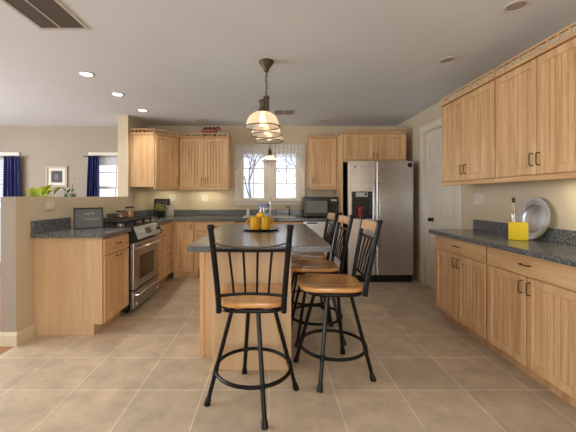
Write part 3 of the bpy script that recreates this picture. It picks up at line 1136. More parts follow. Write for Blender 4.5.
# dispenser: a black recess with control strip
mb = MB()
mb.box(DX0, DX1, FY + 0.05, FY + 0.069, DZ0, DZ1)
mb.box(DX0, DX0 + 0.035, FY - 0.004, FY + 0.05, DZ0, DZ1, 0.003).box(DX1 - 0.035, DX1, FY - 0.004, FY + 0.05, DZ0, DZ1, 0.003)
mb.box(DX0 + 0.035, DX1 - 0.035, FY - 0.004, FY + 0.05, DZ1 - 0.125, DZ1, 0.003)
mb.box(DX0 + 0.035, DX1 - 0.035, FY - 0.010, FY + 0.05, DZ0, DZ0 + 0.018, 0.003)
dp = mb.done('dispenser', M['appliance_black'], fd, smooth=False)
MB().box(DX0 + 0.055, DX1 - 0.075, FY - 0.008, FY - 0.0045, DZ1 - 0.075, DZ1 - 0.012, 0.001).done('display', M['grey_panel'], fd, smooth=False)
MB().box(DX1 - 0.115, DX1 - 0.085, FY - 0.010, FY - 0.0082, DZ1 - 0.055, DZ1 - 0.02).done('screen', M['appliance_black'], fd, smooth=False)
for x, dpar in ((FS - 0.036, fd), (FS + 0.036, rd)):
    mb = MB()
    mb.tube([(x, FY + 0.002, 1.475), (x, FY - 0.035, 1.470), (x, FY - 0.055, 1.44), (x, FY - 0.055, 1.0), (x, FY - 0.055, 0.52), (x, FY - 0.035, 0.49), (x, FY + 0.002, 0.485)], 0.012, 12)
    mb.done('handle', M['steel_dark'], dpar)
t = thing('plastic_cup', 'red tapered cup standing in the refrigerator dispenser', 'cup', (1.295, FY + 0.018, DZ0 + 0.0185))
MB().lathe([(0, 0.002), (0.026, 0.0), (0.029, 0.004), (0.041, 0.15), (0.043, 0.152), (0.040, 0.152), (0.027, 0.006), (0, 0.005)], (0, 0, 0), 20).done('cup_body', M['red_cup'], t, xf=Matrix.Scale(0.62, 4, (0, 1, 0)))

# ------------------------------------------------------------------ microwave
t = thing('microwave', 'black microwave on the back counter beside the refrigerator panel', 'microwave', (0.50, 5.16, CT))
MB().box(0, 0.545, 0.012, 0.40, 0.012, 0.325, 0.006, 2).done('body', M['appliance_black'], t, smooth=False)
mb = MB()
for x in (0.05, 0.5):
    for y in (0.06, 0.36):
        mb.cyl((x, y, 0), (x, y, 0.013), 0.014, seg=10)
mb.done('feet', M['black_matte'], t)
d = MB().box(0.004, 0.415, -0.012, 0.0115, 0.016, 0.32, 0.004, 2).done('door', M['appliance_black'], t, smooth=False)
MB().box(0.045, 0.375, -0.0145, -0.0122, 0.075, 0.265, 0.001).done('door_window', M['mw_glass'], d, smooth=False)
MB().tube([(0.398, -0.012, 0.06), (0.398, -0.032, 0.075), (0.398, -0.034, 0.17), (0.398, -0.032, 0.265), (0.398, -0.012, 0.28)], 0.007, 8).done('handle', M['appliance_black'], d)
k = MB().box(0.419, 0.541, -0.012, 0.0115, 0.016, 0.32, 0.004, 2).done('control_panel', M['appliance_black'], t, smooth=False)
MB().box(0.435, 0.525, -0.0138, -0.0122, 0.262, 0.29).done('display', M['grey_panel'], k, smooth=False)
mb = MB()
for r_ in range(4):
    for c_ in range(3):
        x = 0.437 + c_ * 0.031
        z = 0.09 + r_ * 0.038
        mb.box(x, x + 0.024, -0.0138, -0.0122, z, z + 0.024)
mb.done('keypad', M['black_matte'], k, smooth=False)

# ------------------------------------------------------------------ sink and taps
t = thing('kitchen_sink', 'double bowl sink set in the back counter below the window', 'sink', (0, 0, 0))
mb = MB()
for a, b, c_, d_ in ((SX0 - 0.02, SX1 + 0.02, SY0 - 0.02, SY0 + 0.012), (SX0 - 0.02, SX1 + 0.02, SY1 - 0.012, SY1 + 0.03),
                     (SX0 - 0.02, SX0 + 0.012, SY0 + 0.012, SY1 - 0.012), (SX1 - 0.012, SX1 + 0.02, SY0 + 0.012, SY1 - 0.012),
                     (-0.055, -0.025, SY0 + 0.012, SY1 - 0.012)):
    mb.box(a, b, c_, d_, CT + 0.0005, CT + 0.010, 0.002)
mb.done('rim', M['white_plastic'], t, smooth=False)
for a, b in ((SX0 + 0.003, -0.045), (-0.035, SX1 - 0.003)):
    mb = MB()
    y0, y1 = SY0 + 0.003, SY1 - 0.003
    mb.box(a, a + 0.004, y0, y1, CT - 0.18, CT).box(b - 0.004, b, y0, y1, CT - 0.18, CT)
    mb.box(a, b, y0, y0 + 0.004, CT - 0.18, CT).box(a, b, y1 - 0.004, y1, CT - 0.18, CT)
    mb.box(a, b, y0, y1, CT - 0.184, CT - 0.18)
    mb.done('bowl', M['white_plastic'], t, smooth=False)
t = thing('faucet', 'tall gooseneck faucet at the middle of the sink', 'faucet', (-0.03, 5.515, CT + 0.010))
mb = MB().lathe([(0.0, 0), (0.026, 0), (0.026, 0.008), (0.016, 0.014), (0.014, 0.05), (0, 0.05)], seg=16)
pth = [(0, 0, 0.03), (0, 0, 0.22)] + [(0, -0.085 + 0.085 * math.cos(a), 0.24 + 0.085 * math.sin(a)) for a in [PI * i / 8 for i in range(9)]] + [(0, -0.17, 0.20)]
mb.tube(pth, 0.011, 10)
mb.done('spout', M['steel'], t)
MB().tube([(0.10, 0, 0), (0.10, 0, 0.05), (0.085, -0.01, 0.065), (0.055, -0.02, 0.085)], 0.010, 8).lathe([(0.02, 0), (0.02, 0.01), (0, 0.012)], (0.10, 0, 0), 12).done('lever', M['steel_dark'], t)
t = thing('water_tap', 'small hooked drinking water tap right of the gooseneck faucet', 'tap', (0.30, 5.52, CT + 0.0105))
mb = MB().lathe([(0, 0), (0.018, 0), (0.018, 0.008), (0.009, 0.014), (0, 0.014)], seg=12)
mb.tube([(0, 0, 0.01), (0, 0, 0.12), (-0.008, -0.012, 0.142), (-0.03, -0.03, 0.152), (-0.055, -0.05, 0.148), (-0.06, -0.055, 0.13)], 0.008, 8)
mb.done('spout', M['knob_dark'], t)
t = thing('soap_dispenser', 'white soap dispenser standing behind the left of the sink', 'soap dispenser', (-0.41, 5.565, CT + 0.001))
MB().lathe([(0, 0), (0.026, 0), (0.028, 0.006), (0.028, 0.10), (0.02, 0.118), (0.01, 0.122), (0, 0.122)], seg=18).done('bottle', M['cushion_white'], t)
MB().tube([(0, 0, 0.12), (0, 0, 0.155), (0, -0.012, 0.162), (0, -0.04, 0.158)], 0.006, 8).done('pump', M['steel'], t)


# ------------------------------------------------------------------ bar stools
def make_stool():
    t = thing('bar_stool', '', 'stool', (0, 0, 0), 0, 'bar stools at the island')
    # saddle seat
    mb = MB()
    bm = mb.bm
    SEG = 40
    prof = [(0.0, -0.012, 1), (0.35, -0.013, 1), (0.65, -0.008, 1), (0.86, 0.0, 1), (0.95, 0.0, 1), (0.99, -0.006, 1), (1.0, -0.016, 0), (0.985, -0.028, 0), (0.93, -0.036, 0), (0.5, -0.036, 0), (0, -0.036, 0)]
    rings = []
    for f, dz, top in prof:
        if f == 0:
            rings.append([bm.verts.new((0, 0.0, 0.655 + dz))])
            continue
        row = []
        for k in range(SEG):
            a = 2 * PI * k / SEG
            ca, sa = math.cos(a), math.sin(a)
            e = 2 / 4.6
            x = 0.213 * math.copysign(abs(ca) ** e, ca) * (1.0 - 0.06 * (sa < 0) * abs(sa))
            y = (0.245 if sa > 0 else 0.193) * math.copysign(abs(sa) ** e, sa)
            fr = 0.0
            if top and sa > 0:
                fr = 0.006 * f * sa * math.cos(ca * PI) * -1
            row.append(bm.verts.new((x * f, y * f, 0.655 + dz + fr)))
        rings.append(row)
    for a, b in zip(rings, rings[1:]):
        for k in range(SEG):
            k2 = (k + 1) % SEG
            if len(a) == 1:
                bm.faces.new((a[0], b[k], b[k2]))
            elif len(b) == 1:
                bm.faces.new((a[k], b[0], a[k2]))
            else:
                bm.faces.new((a[k], b[k], b[k2], a[k2]))
    mb.done('seat', M['seat'], t)
    mb = MB()
    ring = []
    for k in range(32):
        a = 2 * PI * k / 32
        ca, sa = math.cos(a), math.sin(a)
        ring.append((0.192 * math.copysign(abs(ca) ** 0.5, ca), 0.188 * math.copysign(abs(sa) ** 0.5, sa) + 0.004, 0.605))
    mb.tube(ring, 0.0125, 8, closed=True)
    mb.box(-0.19, 0.19, -0.016, 0.016, 0.598, 0.614).box(-0.016, 0.016, -0.182, 0.19, 0.599, 0.613)
    mb.lathe([(0, 0.575), (0.085, 0.575), (0.085, 0.588), (0.06, 0.600), (0, 0.600)], seg=24)
    mb.done('seat_frame', M['black'], t)
    # four legs, each turned about the stool's axis
    for k in range(4):
        top, foot = Vector((0.125, 0, 0.60)), Vector((0.285, 0, 0.012))
        lg = MB().tube([(0.07, 0, 0.598), (0.105, 0, 0.604), top, top.lerp(foot, 0.5), foot], 0.0135, 10).done('leg', M['black'], t)
        lg.rotation_euler = (0, 0, PI / 2 * k)
        d = (foot - top).normalized()
        MB().tube([foot - d * 0.035, foot - d * 0.02, Vector((0.2885, 0, 0.0))], 0.018, 12, radii=[0.0145, 0.0185, 0.0205]).done('foot_cap', M['black'], lg)
        q = top.lerp(foot, (0.60 - 0.195) / 0.588)
        MB().tube([q - d * 0.02, q - d * 0.012, q - d * 0.006, q + d * 0.006, q + d * 0.012, q + d * 0.02], 0.016, 12, radii=[0.014, 0.018, 0.0155, 0.0155, 0.018, 0.014]).done('collar', M['black'], lg)
    mb = MB().tube([(0.2345 * math.cos(2 * PI * k / 48), 0.2345 * math.sin(2 * PI * k / 48), 0.195) for k in range(48)], 0.0115, 10, closed=True)
    mb.done('foot_ring', M['black'], t)
    for s in (-1, 1):
        p = MB().tube([(s * 0.186, -0.188, 0.600), (s * 0.188, -0.197, 0.68), (s * 0.197, -0.222, 0.82), (s * 0.208, -0.250, 0.97), (s * 0.218, -0.275, 1.095)], 0.0165, 12).done('back_post', M['black'], t)
        MB().lathe([(0.0165, 1.085), (0.0205, 1.092), (0.021, 1.102), (0.016, 1.110), (0, 1.112)], (s * 0.2178, -0.2745, 0), 16).done('finial', M['black'], p)

    def bow(x, half, y, dip):
        return y - dip * (1 - (x / half) ** 2)
    n = 12
    mb = MB()
    for k in range(n):
        pass
    mb.tube([(x, bow(x, 0.207, -0.252, 0.022), 0.968) for x in [-0.207 + 0.414 * i / n for i in range(n + 1)]], 0.010, 8)
    mb.done('upper_rail', M['black'], t)
    mb = MB().tube([(x, -0.2035, 0.698 + 0.014 * (1 - (x / 0.19) ** 2)) for x in [-0.19 + 0.38 * i / n for i in range(n + 1)]], 0.009, 8)
    mb.done('lower_rail', M['black'], t)
    for i in range(4):
        xt = -0.118 + 0.0787 * i
        xb = -0.098 + 0.0653 * i
        MB().tube([(xb, -0.2035, 0.706), (xb + (xt - xb) * .5, -0.236, 0.85), (xt, bow(xt, 0.207, -0.252, 0.022), 0.964)], 0.0065, 8).done('spindle', M['black'], t)
    return t


def add_crest(t):
    n = 10
    mb = MB()
    rows = []
    for i in range(n + 1):
        x = -0.197 + 0.394 * i / n
        dip = 0.024 * (1 - (x / 0.2) ** 2)
        rows.append([mb.bm.verts.new((x, -0.263 - dip - 0.010 + 0.018 * s1 - 0.20 * (zz - 1.055) , zz))
                     for s1, zz in ((0, 1.018), (1, 1.018), (1, 1.084), (0, 1.084))])
    for a, b in zip(rows, rows[1:]):
        for k in range(4):
            mb.bm.faces.new((a[k], a[(k + 1) % 4], b[(k + 1) % 4], b[k]))
    mb.bm.faces.new(rows[0])
    mb.bm.faces.new(rows[-1][::-1])
    mb.done('crest_rail', M['crest'], t)


def turn_legs(t, ang_local):
    k = 0
    for ch in sorted((c for c in t.children if c.name.split('.')[0] == 'leg'), key=lambda o: o.name):
        ch.rotation_euler = (0, 0, ang_local + PI / 2 * k)
        k += 1


near = make_stool()
near.location = (-0.118, 2.05, 0)
near['label'] = 'bar stool nearest the camera, its open spindle back turned to us'
crested = dup(near, (0.44, 2.36, 0), R(88), 'wooden-crested bar stool nearest us along the right side of the island')
add_crest(crested)
mb = MB().tube([(x, -0.262 - 0.060 * (1 - (x / 0.21) ** 2), 1.010 - 0.022 * (1 - (x / 0.21) ** 2)) for x in [-0.21 + 0.42 * i / 14 for i in range(15)]], 0.0045, 8)
mb.done('bow_wire', M['lamp_bronze'], near)
turn_legs(near, R(16))
turn_legs(crested, R(63 - 88))
s3 = dup(crested, (0.395, 2.95, 0), R(91), 'middle one of the three wooden-crested bar stools along the island')
turn_legs(s3, R(50 - 91))
s4 = dup(crested, (0.37, 3.45, 0), R(90), 'farthest wooden-crested bar stool, beside the refrigerator end of the island')
turn_legs(s4, R(45 - 90))

# ------------------------------------------------------------------ things on the island
TR = (-0.108, 3.25)
t = thing('serving_tray', 'round dark tray on the island under the yellow mugs', 'tray', (TR[0], TR[1], CT))
MB().lathe([(0, 0.004), (0.13, 0.003), (0.15, 0.0), (0.165, 0.006), (0.186, 0.014), (0.187, 0.017), (0.182, 0.017), (0.16, 0.010), (0.12, 0.008), (0, 0.008)], seg=40).done('tray_plate', M['tray'], t)


def mug(x, y, side, label):
    t = thing('mug', label, 'mug', (x, y, CT + 0.0085), 0, 'yellow mugs')
    MB().lathe([(0, 0.003), (0.040, 0.0), (0.046, 0.006), (0.051, 0.05), (0.049, 0.10), (0.051, 0.122), (0.049, 0.124), (0.046, 0.120), (0.046, 0.02), (0.036, 0.008), (0, 0.008)], seg=28).done('mug_body', M['yellow_glaze'], t)
    pth = [(side * (0.047 + 0.040 * math.sin(a)), 0, 0.060 + 0.036 * math.cos(a)) for a in [PI * i / 10 for i in range(11)]]
    MB().tube(pth, 0.0065, 8).done('handle', M['yellow_glaze'], t)
    return t


mug(-0.1665, 3.21, -1, 'left yellow mug on the tray, its handle pointing left')
mug(-0.0625, 3.21, 1, 'right yellow mug on the tray, its handle pointing right')
t = thing('lemon', 'yellow-orange round fruit resting on the rims of the two yellow mugs', 'fruit', (-0.1145, 3.21, CT + 0.0085 + 0.1375))
MB().ball((0, 0, 0), (0.039, 0.037, 0.034), 20, 12).done('fruit_skin', M['orange_skin'], t)
MB().lathe([(0.006, 0.032), (0.004, 0.0375), (0, 0.038)], seg=8).done('stem_end', M['leaf'], t)
t = thing('pitcher', 'white and blue pitcher standing behind the yellow mugs', 'pitcher', (-0.085, 3.328, CT + 0.0085))
MB().lathe([(0, 0.002), (0.045, 0), (0.062, 0.02), (0.068, 0.08), (0.060, 0.15), (0.050, 0.19), (0.052, 0.215)], seg=28).done('pitcher_body', M['jar_glass'], t)
MB().lathe([(0.0535, 0.215), (0.060, 0.250), (0.063, 0.254), (0.058, 0.253), (0.0505, 0.217)], seg=28).done('rim_band', M['pitcher_blue'], t)
MB().tube([(0.056, 0, 0.235), (0.085, 0, 0.236), (0.105, 0, 0.21), (0.106, 0, 0.16), (0.09, 0, 0.11), (0.067, 0, 0.085)], 0.008, 8).done('handle', M['jar_glass'], t)
MB().lathe([(0, 0.004), (0.058, 0.022), (0.064, 0.08), (0.057, 0.145), (0, 0.146)], seg=24).done('milk_filling', M['pitcher'], t)

# ------------------------------------------------------------------ things on the left counter
L0 = Vector((-2.01, 3.305, CT + 0.001))
Lang = R(34)
L0.y -= 0.01
t = thing('chalkboard_sign', 'framed chalkboard sign with white lettering leaning on the counter before the stove', 'sign', L0, Lang)
lean = Matrix.Rotation(R(-21), 4, 'X')
MB().box(0.0, 0.275, 0, 0.03, 0, 0.014, 0.002).box(0, 0.275, 0, 0.03, 0.218, 0.232, 0.002).box(0, 0.014, 0, 0.03, 0.014, 0.218, 0.002).box(0.261, 0.275, 0, 0.03, 0.014, 0.218, 0.002).done('frame', M['chalk_frame'], t, smooth=False, xf=lean)
bd = MB().box(0.014, 0.261, 0.006, 0.014, 0.014, 0.218).done('board', M['chalk_board'], t, smooth=False, xf=lean)


def text_part(s, size, x, z, parent, mat, xf, name='lettering'):
    cu = bpy.data.curves.new(name, 'FONT')
    cu.body = s
    cu.size = size
    cu.align_x = 'CENTER'
    cu.extrude = 0.0006
    to = bpy.data.objects.new('tmp_text', cu)
    C.objects.link(to)
    bpy.context.view_layer.update()
    me = bpy.data.meshes.new_from_object(to.evaluated_get(bpy.context.evaluated_depsgraph_get()))
    bpy.data.objects.remove(to)
    me.transform(xf @ Matrix.Translation((x, 0.0048, z)) @ Matrix.Rotation(PI / 2, 4, 'X'))
    me.materials.clear()
    me.materials.append(mat)
    o = bpy.data.objects.new(name, me)
    C.objects.link(o)
    o.parent = parent
    return o


text_part('HOME', 0.036, 0.140, 0.150, bd, M['chalk'], lean)
text_part('COOKING', 0.033, 0.155, 0.095, bd, M['chalk'], lean)
MB().prism([(0.074, 0.0), (0.086, 0.0), (0.084, 0.150), (0.078, 0.150)], 0.12, 0.155, 'X').done('easel_strut', M['chalk_frame'], t, smooth=False)


def jar(x, y, r, h, fill, label):
    t = thing('glass_jar', label, 'jar', (x, y, CT + 0.001), 0, 'jars beside the stove')
    MB().lathe([(0, 0), (r * .95, 0), (r, 0.006), (r, h * .82), (r * .9, h * .88), (r * .9, h * .92)], seg=24).done('jar_body', M['jar_glass'], t)
    MB().lathe([(0, 0.004), (r * .93, 0.004), (r * .95, h * .70), (0, h * .71)], seg=24).done('filling', M[fill], t)
    MB().lathe([(r * .94, h * .88), (r * .97, h * .885), (r * .97, h * .985), (r * .9, h), (0, h)], seg=24).done('lid', M['lid'], t)


jar(-2.025, 4.36, 0.062, 0.145, 'spice', 'shorter dark-lidded glass jar with reddish contents beside the stove')
jar(-1.985, 4.535, 0.058, 0.195, 'pasta', 'taller dark-lidded glass jar with amber contents beyond the shorter jar')

# ------------------------------------------------------------------ corner group on the back counter
t = thing('decorative_tile', 'square black decorative plaque leaning in the back counter corner', 'plaque', (-2.02, 5.535, CT + 0.001), R(4))
xf = Matrix.Rotation(R(-9), 4, 'X')
MB().box(0, 0.265, 0, 0.015, 0, 0.30, 0.003).done('plaque_board', M['plaque'], t, smooth=False, xf=xf)
mb = MB()
for sgn in (-1, 1):
    mb.tube([(0.1325 + sgn * 0.10 * math.sin(a * 1.2) * (0.4 + 0.6 * a / 2), -0.003, 0.05 + 0.11 * a) for a in [2.0 * i / 10 for i in range(11)]], 0.004, 6)
mb.tube([(0.1325 + 0.06 * math.cos(a), -0.003, 0.21 + 0.045 * math.sin(a)) for a in [2 * PI * i / 20 for i in range(20)]], 0.004, 6, closed=True)
mb.done('scroll_motif', M['plaque_motif'], t, xf=xf)
t = thing('potted_plant', 'small olive green plant in a black pot in the back counter corner', 'plant', (-1.785, 5.20, CT + 0.001))
MB().lathe([(0, 0), (0.042, 0), (0.046, 0.006), (0.056, 0.09), (0.060, 0.10), (0.054, 0.10), (0.05, 0.085), (0, 0.085)], seg=20).done('pot', M['pot_black'], t)
mb = MB()
rnd = random.Random(3)
for i in range(130):
    a = rnd.uniform(0, 2 * PI)
    el = rnd.uniform(0.1, 1.4)
    rr = rnd.uniform(0.05, 0.125)
    b0 = Vector((0.03 * math.cos(a), 0.03 * math.sin(a), 0.085))
    p = Vector((rr * math.cos(a) * math.cos(el), rr * math.sin(a) * math.cos(el), 0.095 + rr * 0.85 * math.sin(el)))
    q = p + Vector((rnd.uniform(-.03, .03), rnd.uniform(-.03, .03), rnd.uniform(-0.01, .02)))
    mb.leaf(p, p + (p - b0).normalized() * 0.035 + (q - p) * 0.6, 0.022, 0.004, n=3)
    if i % 4 == 0:
        mb.cyl(b0, p, 0.0016, 0.001, 5)
mb.done('foliage', M['leaf'], t, recalc=False)
t = thing('crock', 'cream textured crock behind the small potted plant', 'crock', (-1.70, 5.40, CT + 0.001))
MB().lathe([(0, 0), (0.058, 0), (0.064, 0.01), (0.066, 0.12), (0.060, 0.165), (0.064, 0.18), (0.060, 0.182), (0.055, 0.165), (0.058, 0.02), (0, 0.015)], seg=28).done('crock_body', M['crock'], t)

# ------------------------------------------------------------------ right counter group
RT = 0.915
t = thing('oil_caddy', 'square yellow caddy on the right counter in front of the pewter plate', 'caddy', (1.985, 2.62, RT + 0.001), R(-37))
h = 0.14
w, wd = 0.064, 0.036
mb = MB().box(-w, w, -wd, wd, 0, 0.008, 0.002)
mb.box(-w, w, -wd, -wd + 0.006, 0.008, h, 0.002).box(-w, w, wd - 0.006, wd, 0.008, h, 0.002)
mb.box(-w, -w + 0.006, -wd + 0.006, wd - 0.006, 0.008, h, 0.002).box(w - 0.006, w, -wd + 0.006, wd - 0.006, 0.008, h, 0.002)
mb.done('caddy_box', M['yellow_caddy'], t, smooth=False)
t = thing('oil_cruet', 'clear glass cruet with dark stopper standing in the yellow caddy', 'bottle', (1.961, 2.638, RT + 0.0095))
MB().lathe([(0, 0), (0.024, 0), (0.026, 0.006), (0.026, 0.19), (0.023, 0.215), (0.014, 0.24), (0.012, 0.275), (0.016, 0.279), (0.016, 0.288), (0, 0.288)], seg=20).done('cruet_body', M['oil'], t)
MB().lathe([(0.011, 0.288), (0.015, 0.292), (0.010, 0.305), (0.014, 0.318), (0.013, 0.330), (0, 0.333)], seg=14).done('stopper', M['cork'], t)
t = thing('charger_plate', 'large round pewter plate leaning on the right wall', 'plate', (2.09, 2.635, RT + 0.001))
# disc facing -X, leaning back on the backsplash
xf = Matrix.Rotation(R(9), 4, 'Y') @ Matrix.Translation((0, 0, 0.172))
MB().lathe([(0, 0.010), (0.098, 0.010), (0.108, 0.004), (0.116, -0.004), (0.165, -0.012), (0.172, -0.012), (0.172, -0.009), (0.166, -0.008), (0.118, 0.0), (0.110, 0.009), (0.10, 0.015), (0, 0.015)], seg=56, axis='X').done('plate_disc', M['pewter'], t, xf=xf)
mb = MB()
for k in range(40):
    a = 2 * PI * k / 40
    mb.ball((-0.0105, 0.142 * math.cos(a), 0.142 * math.sin(a)), (0.003, 0.006, 0.006), 8, 6)
mb.tube([(0.006, 0.108 * math.cos(2 * PI * k / 40), 0.108 * math.sin(2 * PI * k / 40)) for k in range(40)], 0.003, 6, closed=True)
mb.done('embossed_rim', M['pewter'], t, xf=xf)


# ------------------------------------------------------------------ switch plates and outlets
def plate(loc, rz, w, h, label, n, cat='switch', vert=True, mat='white_plastic'):
    t = thing('switch_plate' if cat == 'switch' else 'power_outlet', label, cat, loc, rz, 'wall plates')
    MB().box(-w / 2, w / 2, -0.006, -0.0005, -h / 2, h / 2, 0.002, 2).done('cover', M[mat], t, smooth=False)
    for i in range(n):
        x = -w / 2 + w * (i + 0.5) / n
        if vert:
            MB().box(x - 0.014, x + 0.014, -0.010, -0.0062, -0.03, 0.03, 0.002).done('rocker', M[mat], t, smooth=False)
        else:
            MB().box(x - 0.016, x + 0.016, -0.010, -0.0062, -0.014, 0.014, 0.002).done('rocker', M[mat], t, smooth=False)


plate((XL, 3.177, 1.172), R(90), 0.115, 0.075, 'white switch plate on the half wall above the left counter', 2, vert=False)
plate((XL, 5.06, 1.262), R(90), 0.075, 0.115, 'cream outlet plate on the left wall just above the jars', 1, 'outlet', mat='cream_plastic')
plate((-1.735, YB, 1.245), 0, 0.12, 0.118, 'cream two-switch plate just above the crock in the back corner', 2, mat='white_plastic')
plate((-1.17, YB, 1.235), 0, 0.12, 0.118, 'cream two-switch plate on the back wall between corner and window', 2, mat='white_plastic')
plate((XR, 3.405, 1.238), R(-90), 0.165, 0.118, 'three-switch plate on the right wall between white door and pewter plate', 3, mat='white_plastic')

# ------------------------------------------------------------------ figurine on the wall cabinet
t = thing('cow_figurine', 'small russet and dark animal figurine on top of the wall cabinet left of the window', 'figurine', (-1.02, 5.38, UZ + UH + 0.015))
mb = MB()
me_edges = [((-0.09, 0, 0.125), 0.052), ((0.0, 0, 0.126), 0.056), ((0.075, 0, 0.13), 0.052), ((0.11, 0, 0.158), 0.030), ((0.135, 0, 0.165), 0.028), ((0.165, 0, 0.145), 0.018)]
mb.tube([p for p, r in me_edges], 0.04, 12, radii=[r for p, r in me_edges])
mb.ball((-0.09, 0, 0.125), 0.052, 12, 8).ball((0.165, 0, 0.145), 0.018, 10, 6)
for x in (-0.085, 0.075):
    for y in (-0.022, 0.022):
        mb.tube([(x, y, 0.09), (x + 0.004, y, 0.045), (x, y, 0.0)], 0.014, 8, radii=[0.018, 0.011, 0.012])
mb.tube([(-0.125, 0, 0.125), (-0.145, 0, 0.09), (-0.14, 0, 0.05)], 0.005, 6)
for y in (-1, 1):
    mb.leaf((0.125, y * 0.02, 0.182), (0.115, y * 0.055, 0.188), 0.022, n=3)
bd = mb.done('body', M['fig_red'], t)
mb = MB()
for x, z, a, b in ((-0.07, 0.148, 0.036, 0.034), (0.005, 0.152, 0.030, 0.032), (0.066, 0.150, 0.024, 0.028)):
    mb.ball((x, -0.032, z), (a, 0.026, b), 12, 8)
mb.ball((0.138, -0.016, 0.170), (0.016, 0.014, 0.014), 10, 6)
mb.done('dark_patches', M['fig_dark'], t)

# ------------------------------------------------------------------ lamps
def dome(t, x, y, zr, r, hgt, sock):
    """one ribbed glass dome: rim height zr, radius r"""
    prof = [(0.034, hgt), (r * .45, hgt * .93), (r * .68, hgt * .78), (r * .83, hgt * .55), (r * .90, hgt * .30), (r * .93, hgt * .12), (r * .99, 0.004), (r, 0)]
    sh = MB().lathe([(a, zr + b) for a, b in prof], (x, y, 0), 56, ribs=0.012).done('shade', M['shade'], t)
    MB().tube([(x + r * math.cos(2 * PI * k / 48), y + r * math.sin(2 * PI * k / 48), zr) for k in range(48)], 0.0042, 8, closed=True).done('shade_rim', M['lamp_bronze'], sh)
    MB().lathe([(0.0, hgt + sock), (0.024, hgt + sock), (0.030, hgt + sock - 0.010), (0.030, hgt + sock - 0.02), (0.024, hgt + sock - 0.028), (0.025, hgt + 0.030), (0.036, hgt + 0.018), (0.040, hgt - 0.004), (0.0, hgt - 0.004)], (x, y, zr), 20).done('socket', M['lamp_bronze'], t)
    MB().lathe([(0, hgt * .28), (0.018, hgt * .31), (0.027, hgt * .45), (0.022, hgt * .62), (0.013, hgt * .75), (0.013, hgt * .96)], (x, y, zr), 14).done('bulb', M['bulb'], t)
    point('lamp_pendant', (x, y, zr + 0.012), 1.1, (1.0, 0.80, 0.55), 0.03)


def chain(mb, p0, p1, link=0.036):
    a, b = Vector(p0), Vector(p1)
    n = max(2, int((b - a).length / (link * 0.72)))
    for i in range(n):
        c = a.lerp(b, (i + 0.5) / n)
        pts = []
        for k in range(10):
            an = 2 * PI * k / 10
            u_, v_ = 0.009 * math.cos(an), link / 2 * math.sin(an)
            pts.append((c.x + (u_ if i % 2 else 0), c.y + (0 if i % 2 else u_), c.z + v_))
        mb.tube(pts, 0.0026, 5, closed=True)
    return mb


P0 = Vector((-0.051, 2.95, 0))
t = thing('island_light', 'three-shade bronze chandelier with ribbed glass domes hanging over the island', 'lamp', (0, 0, 0))
MB().lathe([(0.0, CEIL), (0.068, CEIL), (0.070, CEIL - 0.008), (0.060, CEIL - 0.022), (0.030, CEIL - 0.065), (0.020, CEIL - 0.090), (0.010, CEIL - 0.1), (0, CEIL - 0.1)], (P0.x, P0.y, 0), 28).done('canopy', M['lamp_bronze'], t)
mb = chain(MB(), (P0.x, P0.y, CEIL - 0.095), (P0.x, P0.y, 2.185))
mb.tube([(P0.x + 0.008 * math.sin(i * 1.1), P0.y + 0.006 * math.cos(i * 1.3), CEIL - 0.09 - i * (CEIL - 0.09 - 2.18) / 12) for i in range(13)], 0.003, 6)
mb.done('chain', M['lamp_bronze'], t)
RZ = 1.822
dome(t, -0.0755, 2.607, RZ, 0.140, 0.122, 0.095)
dome(t, P0.x, P0.y, RZ, 0.140, 0.122, 0.23)
dome(t, -0.024, 3.29, RZ, 0.140, 0.122, 0.095)
mb = MB().tube([(-0.0755, 2.607, 2.005), (P0.x, P0.y, 2.005), (-0.024, 3.29, 2.005)], 0.013, 10)
mb.done('arm', M['lamp_bronze'], t)

t = thing('sink_pendant', 'small bell-shaped glass pendant hanging in front of the kitchen window', 'lamp', (-0.035, 5.20, 0))
zr = 1.832
MB().lathe([(0, CEIL), (0.05, CEIL), (0.05, CEIL - 0.008), (0.02, CEIL - 0.04), (0, CEIL - 0.04)], seg=20).done('canopy', M['lamp_bronze'], t)
chain(MB(), (0, 0, CEIL - 0.04), (0, 0, zr + 0.20)).done('chain', M['lamp_bronze'], t)
MB().lathe([(0, zr + 0.205), (0.016, zr + 0.20), (0.020, zr + 0.17), (0.028, zr + 0.155), (0.026, zr + 0.10), (0.042, zr + 0.088), (0.044, zr + 0.074), (0, zr + 0.074)], seg=20).done('socket', M['lamp_bronze'], t)
sh = MB().lathe([(0.040, zr + 0.090), (0.062, zr + 0.082), (0.080, zr + 0.055), (0.098, zr + 0.025), (0.122, zr + 0.006), (0.128, zr)], seg=48, ribs=0.012).done('shade', M['shade'], t)
MB().tube([(0.128 * math.cos(2 * PI * k / 40), 0.128 * math.sin(2 * PI * k / 40), zr) for k in range(40)], 0.004, 8, closed=True).done('shade_rim', M['lamp_bronze'], sh)
MB().lathe([(0, zr + 0.015), (0.016, zr + 0.02), (0.02, zr + 0.04), (0.012, zr + 0.06), (0.012, zr + 0.08)], seg=14).done('bulb', M['bulb'], t)
point('lamp_pendant', (-0.035, 5.20, zr - 0.004), 2.0, (1.0, 0.80, 0.55), 0.03)


def downlight(x, y, on, label):
    t = thing('downlight', label, 'lamp', (x, y, CEIL), 0, 'recessed ceiling lights')
    MB().lathe([(0.056, -0.0005), (0.072, -0.0005), (0.072, -0.005), (0.064, -0.009), (0.056, -0.006), (0.056, -0.0005)], seg=32).done('trim_ring', M['can_trim'], t)
    if on:
        MB().lathe([(0, -0.004), (0.054, -0.004), (0.055, -0.0008), (0, -0.0008)], seg=28).done('lens', M['can_glow'], t)
        spot('lamp_downlight', (x, y, CEIL - 0.02), 22, (1.0, 0.92, 0.80), R(125), 0.06)
    else:
        MB().lathe([(0, -0.003), (0.038, -0.003), (0.055, -0.0015), (0.055, -0.0008), (0, -0.0008)], seg=28).done('lens', M['can_off'], t)


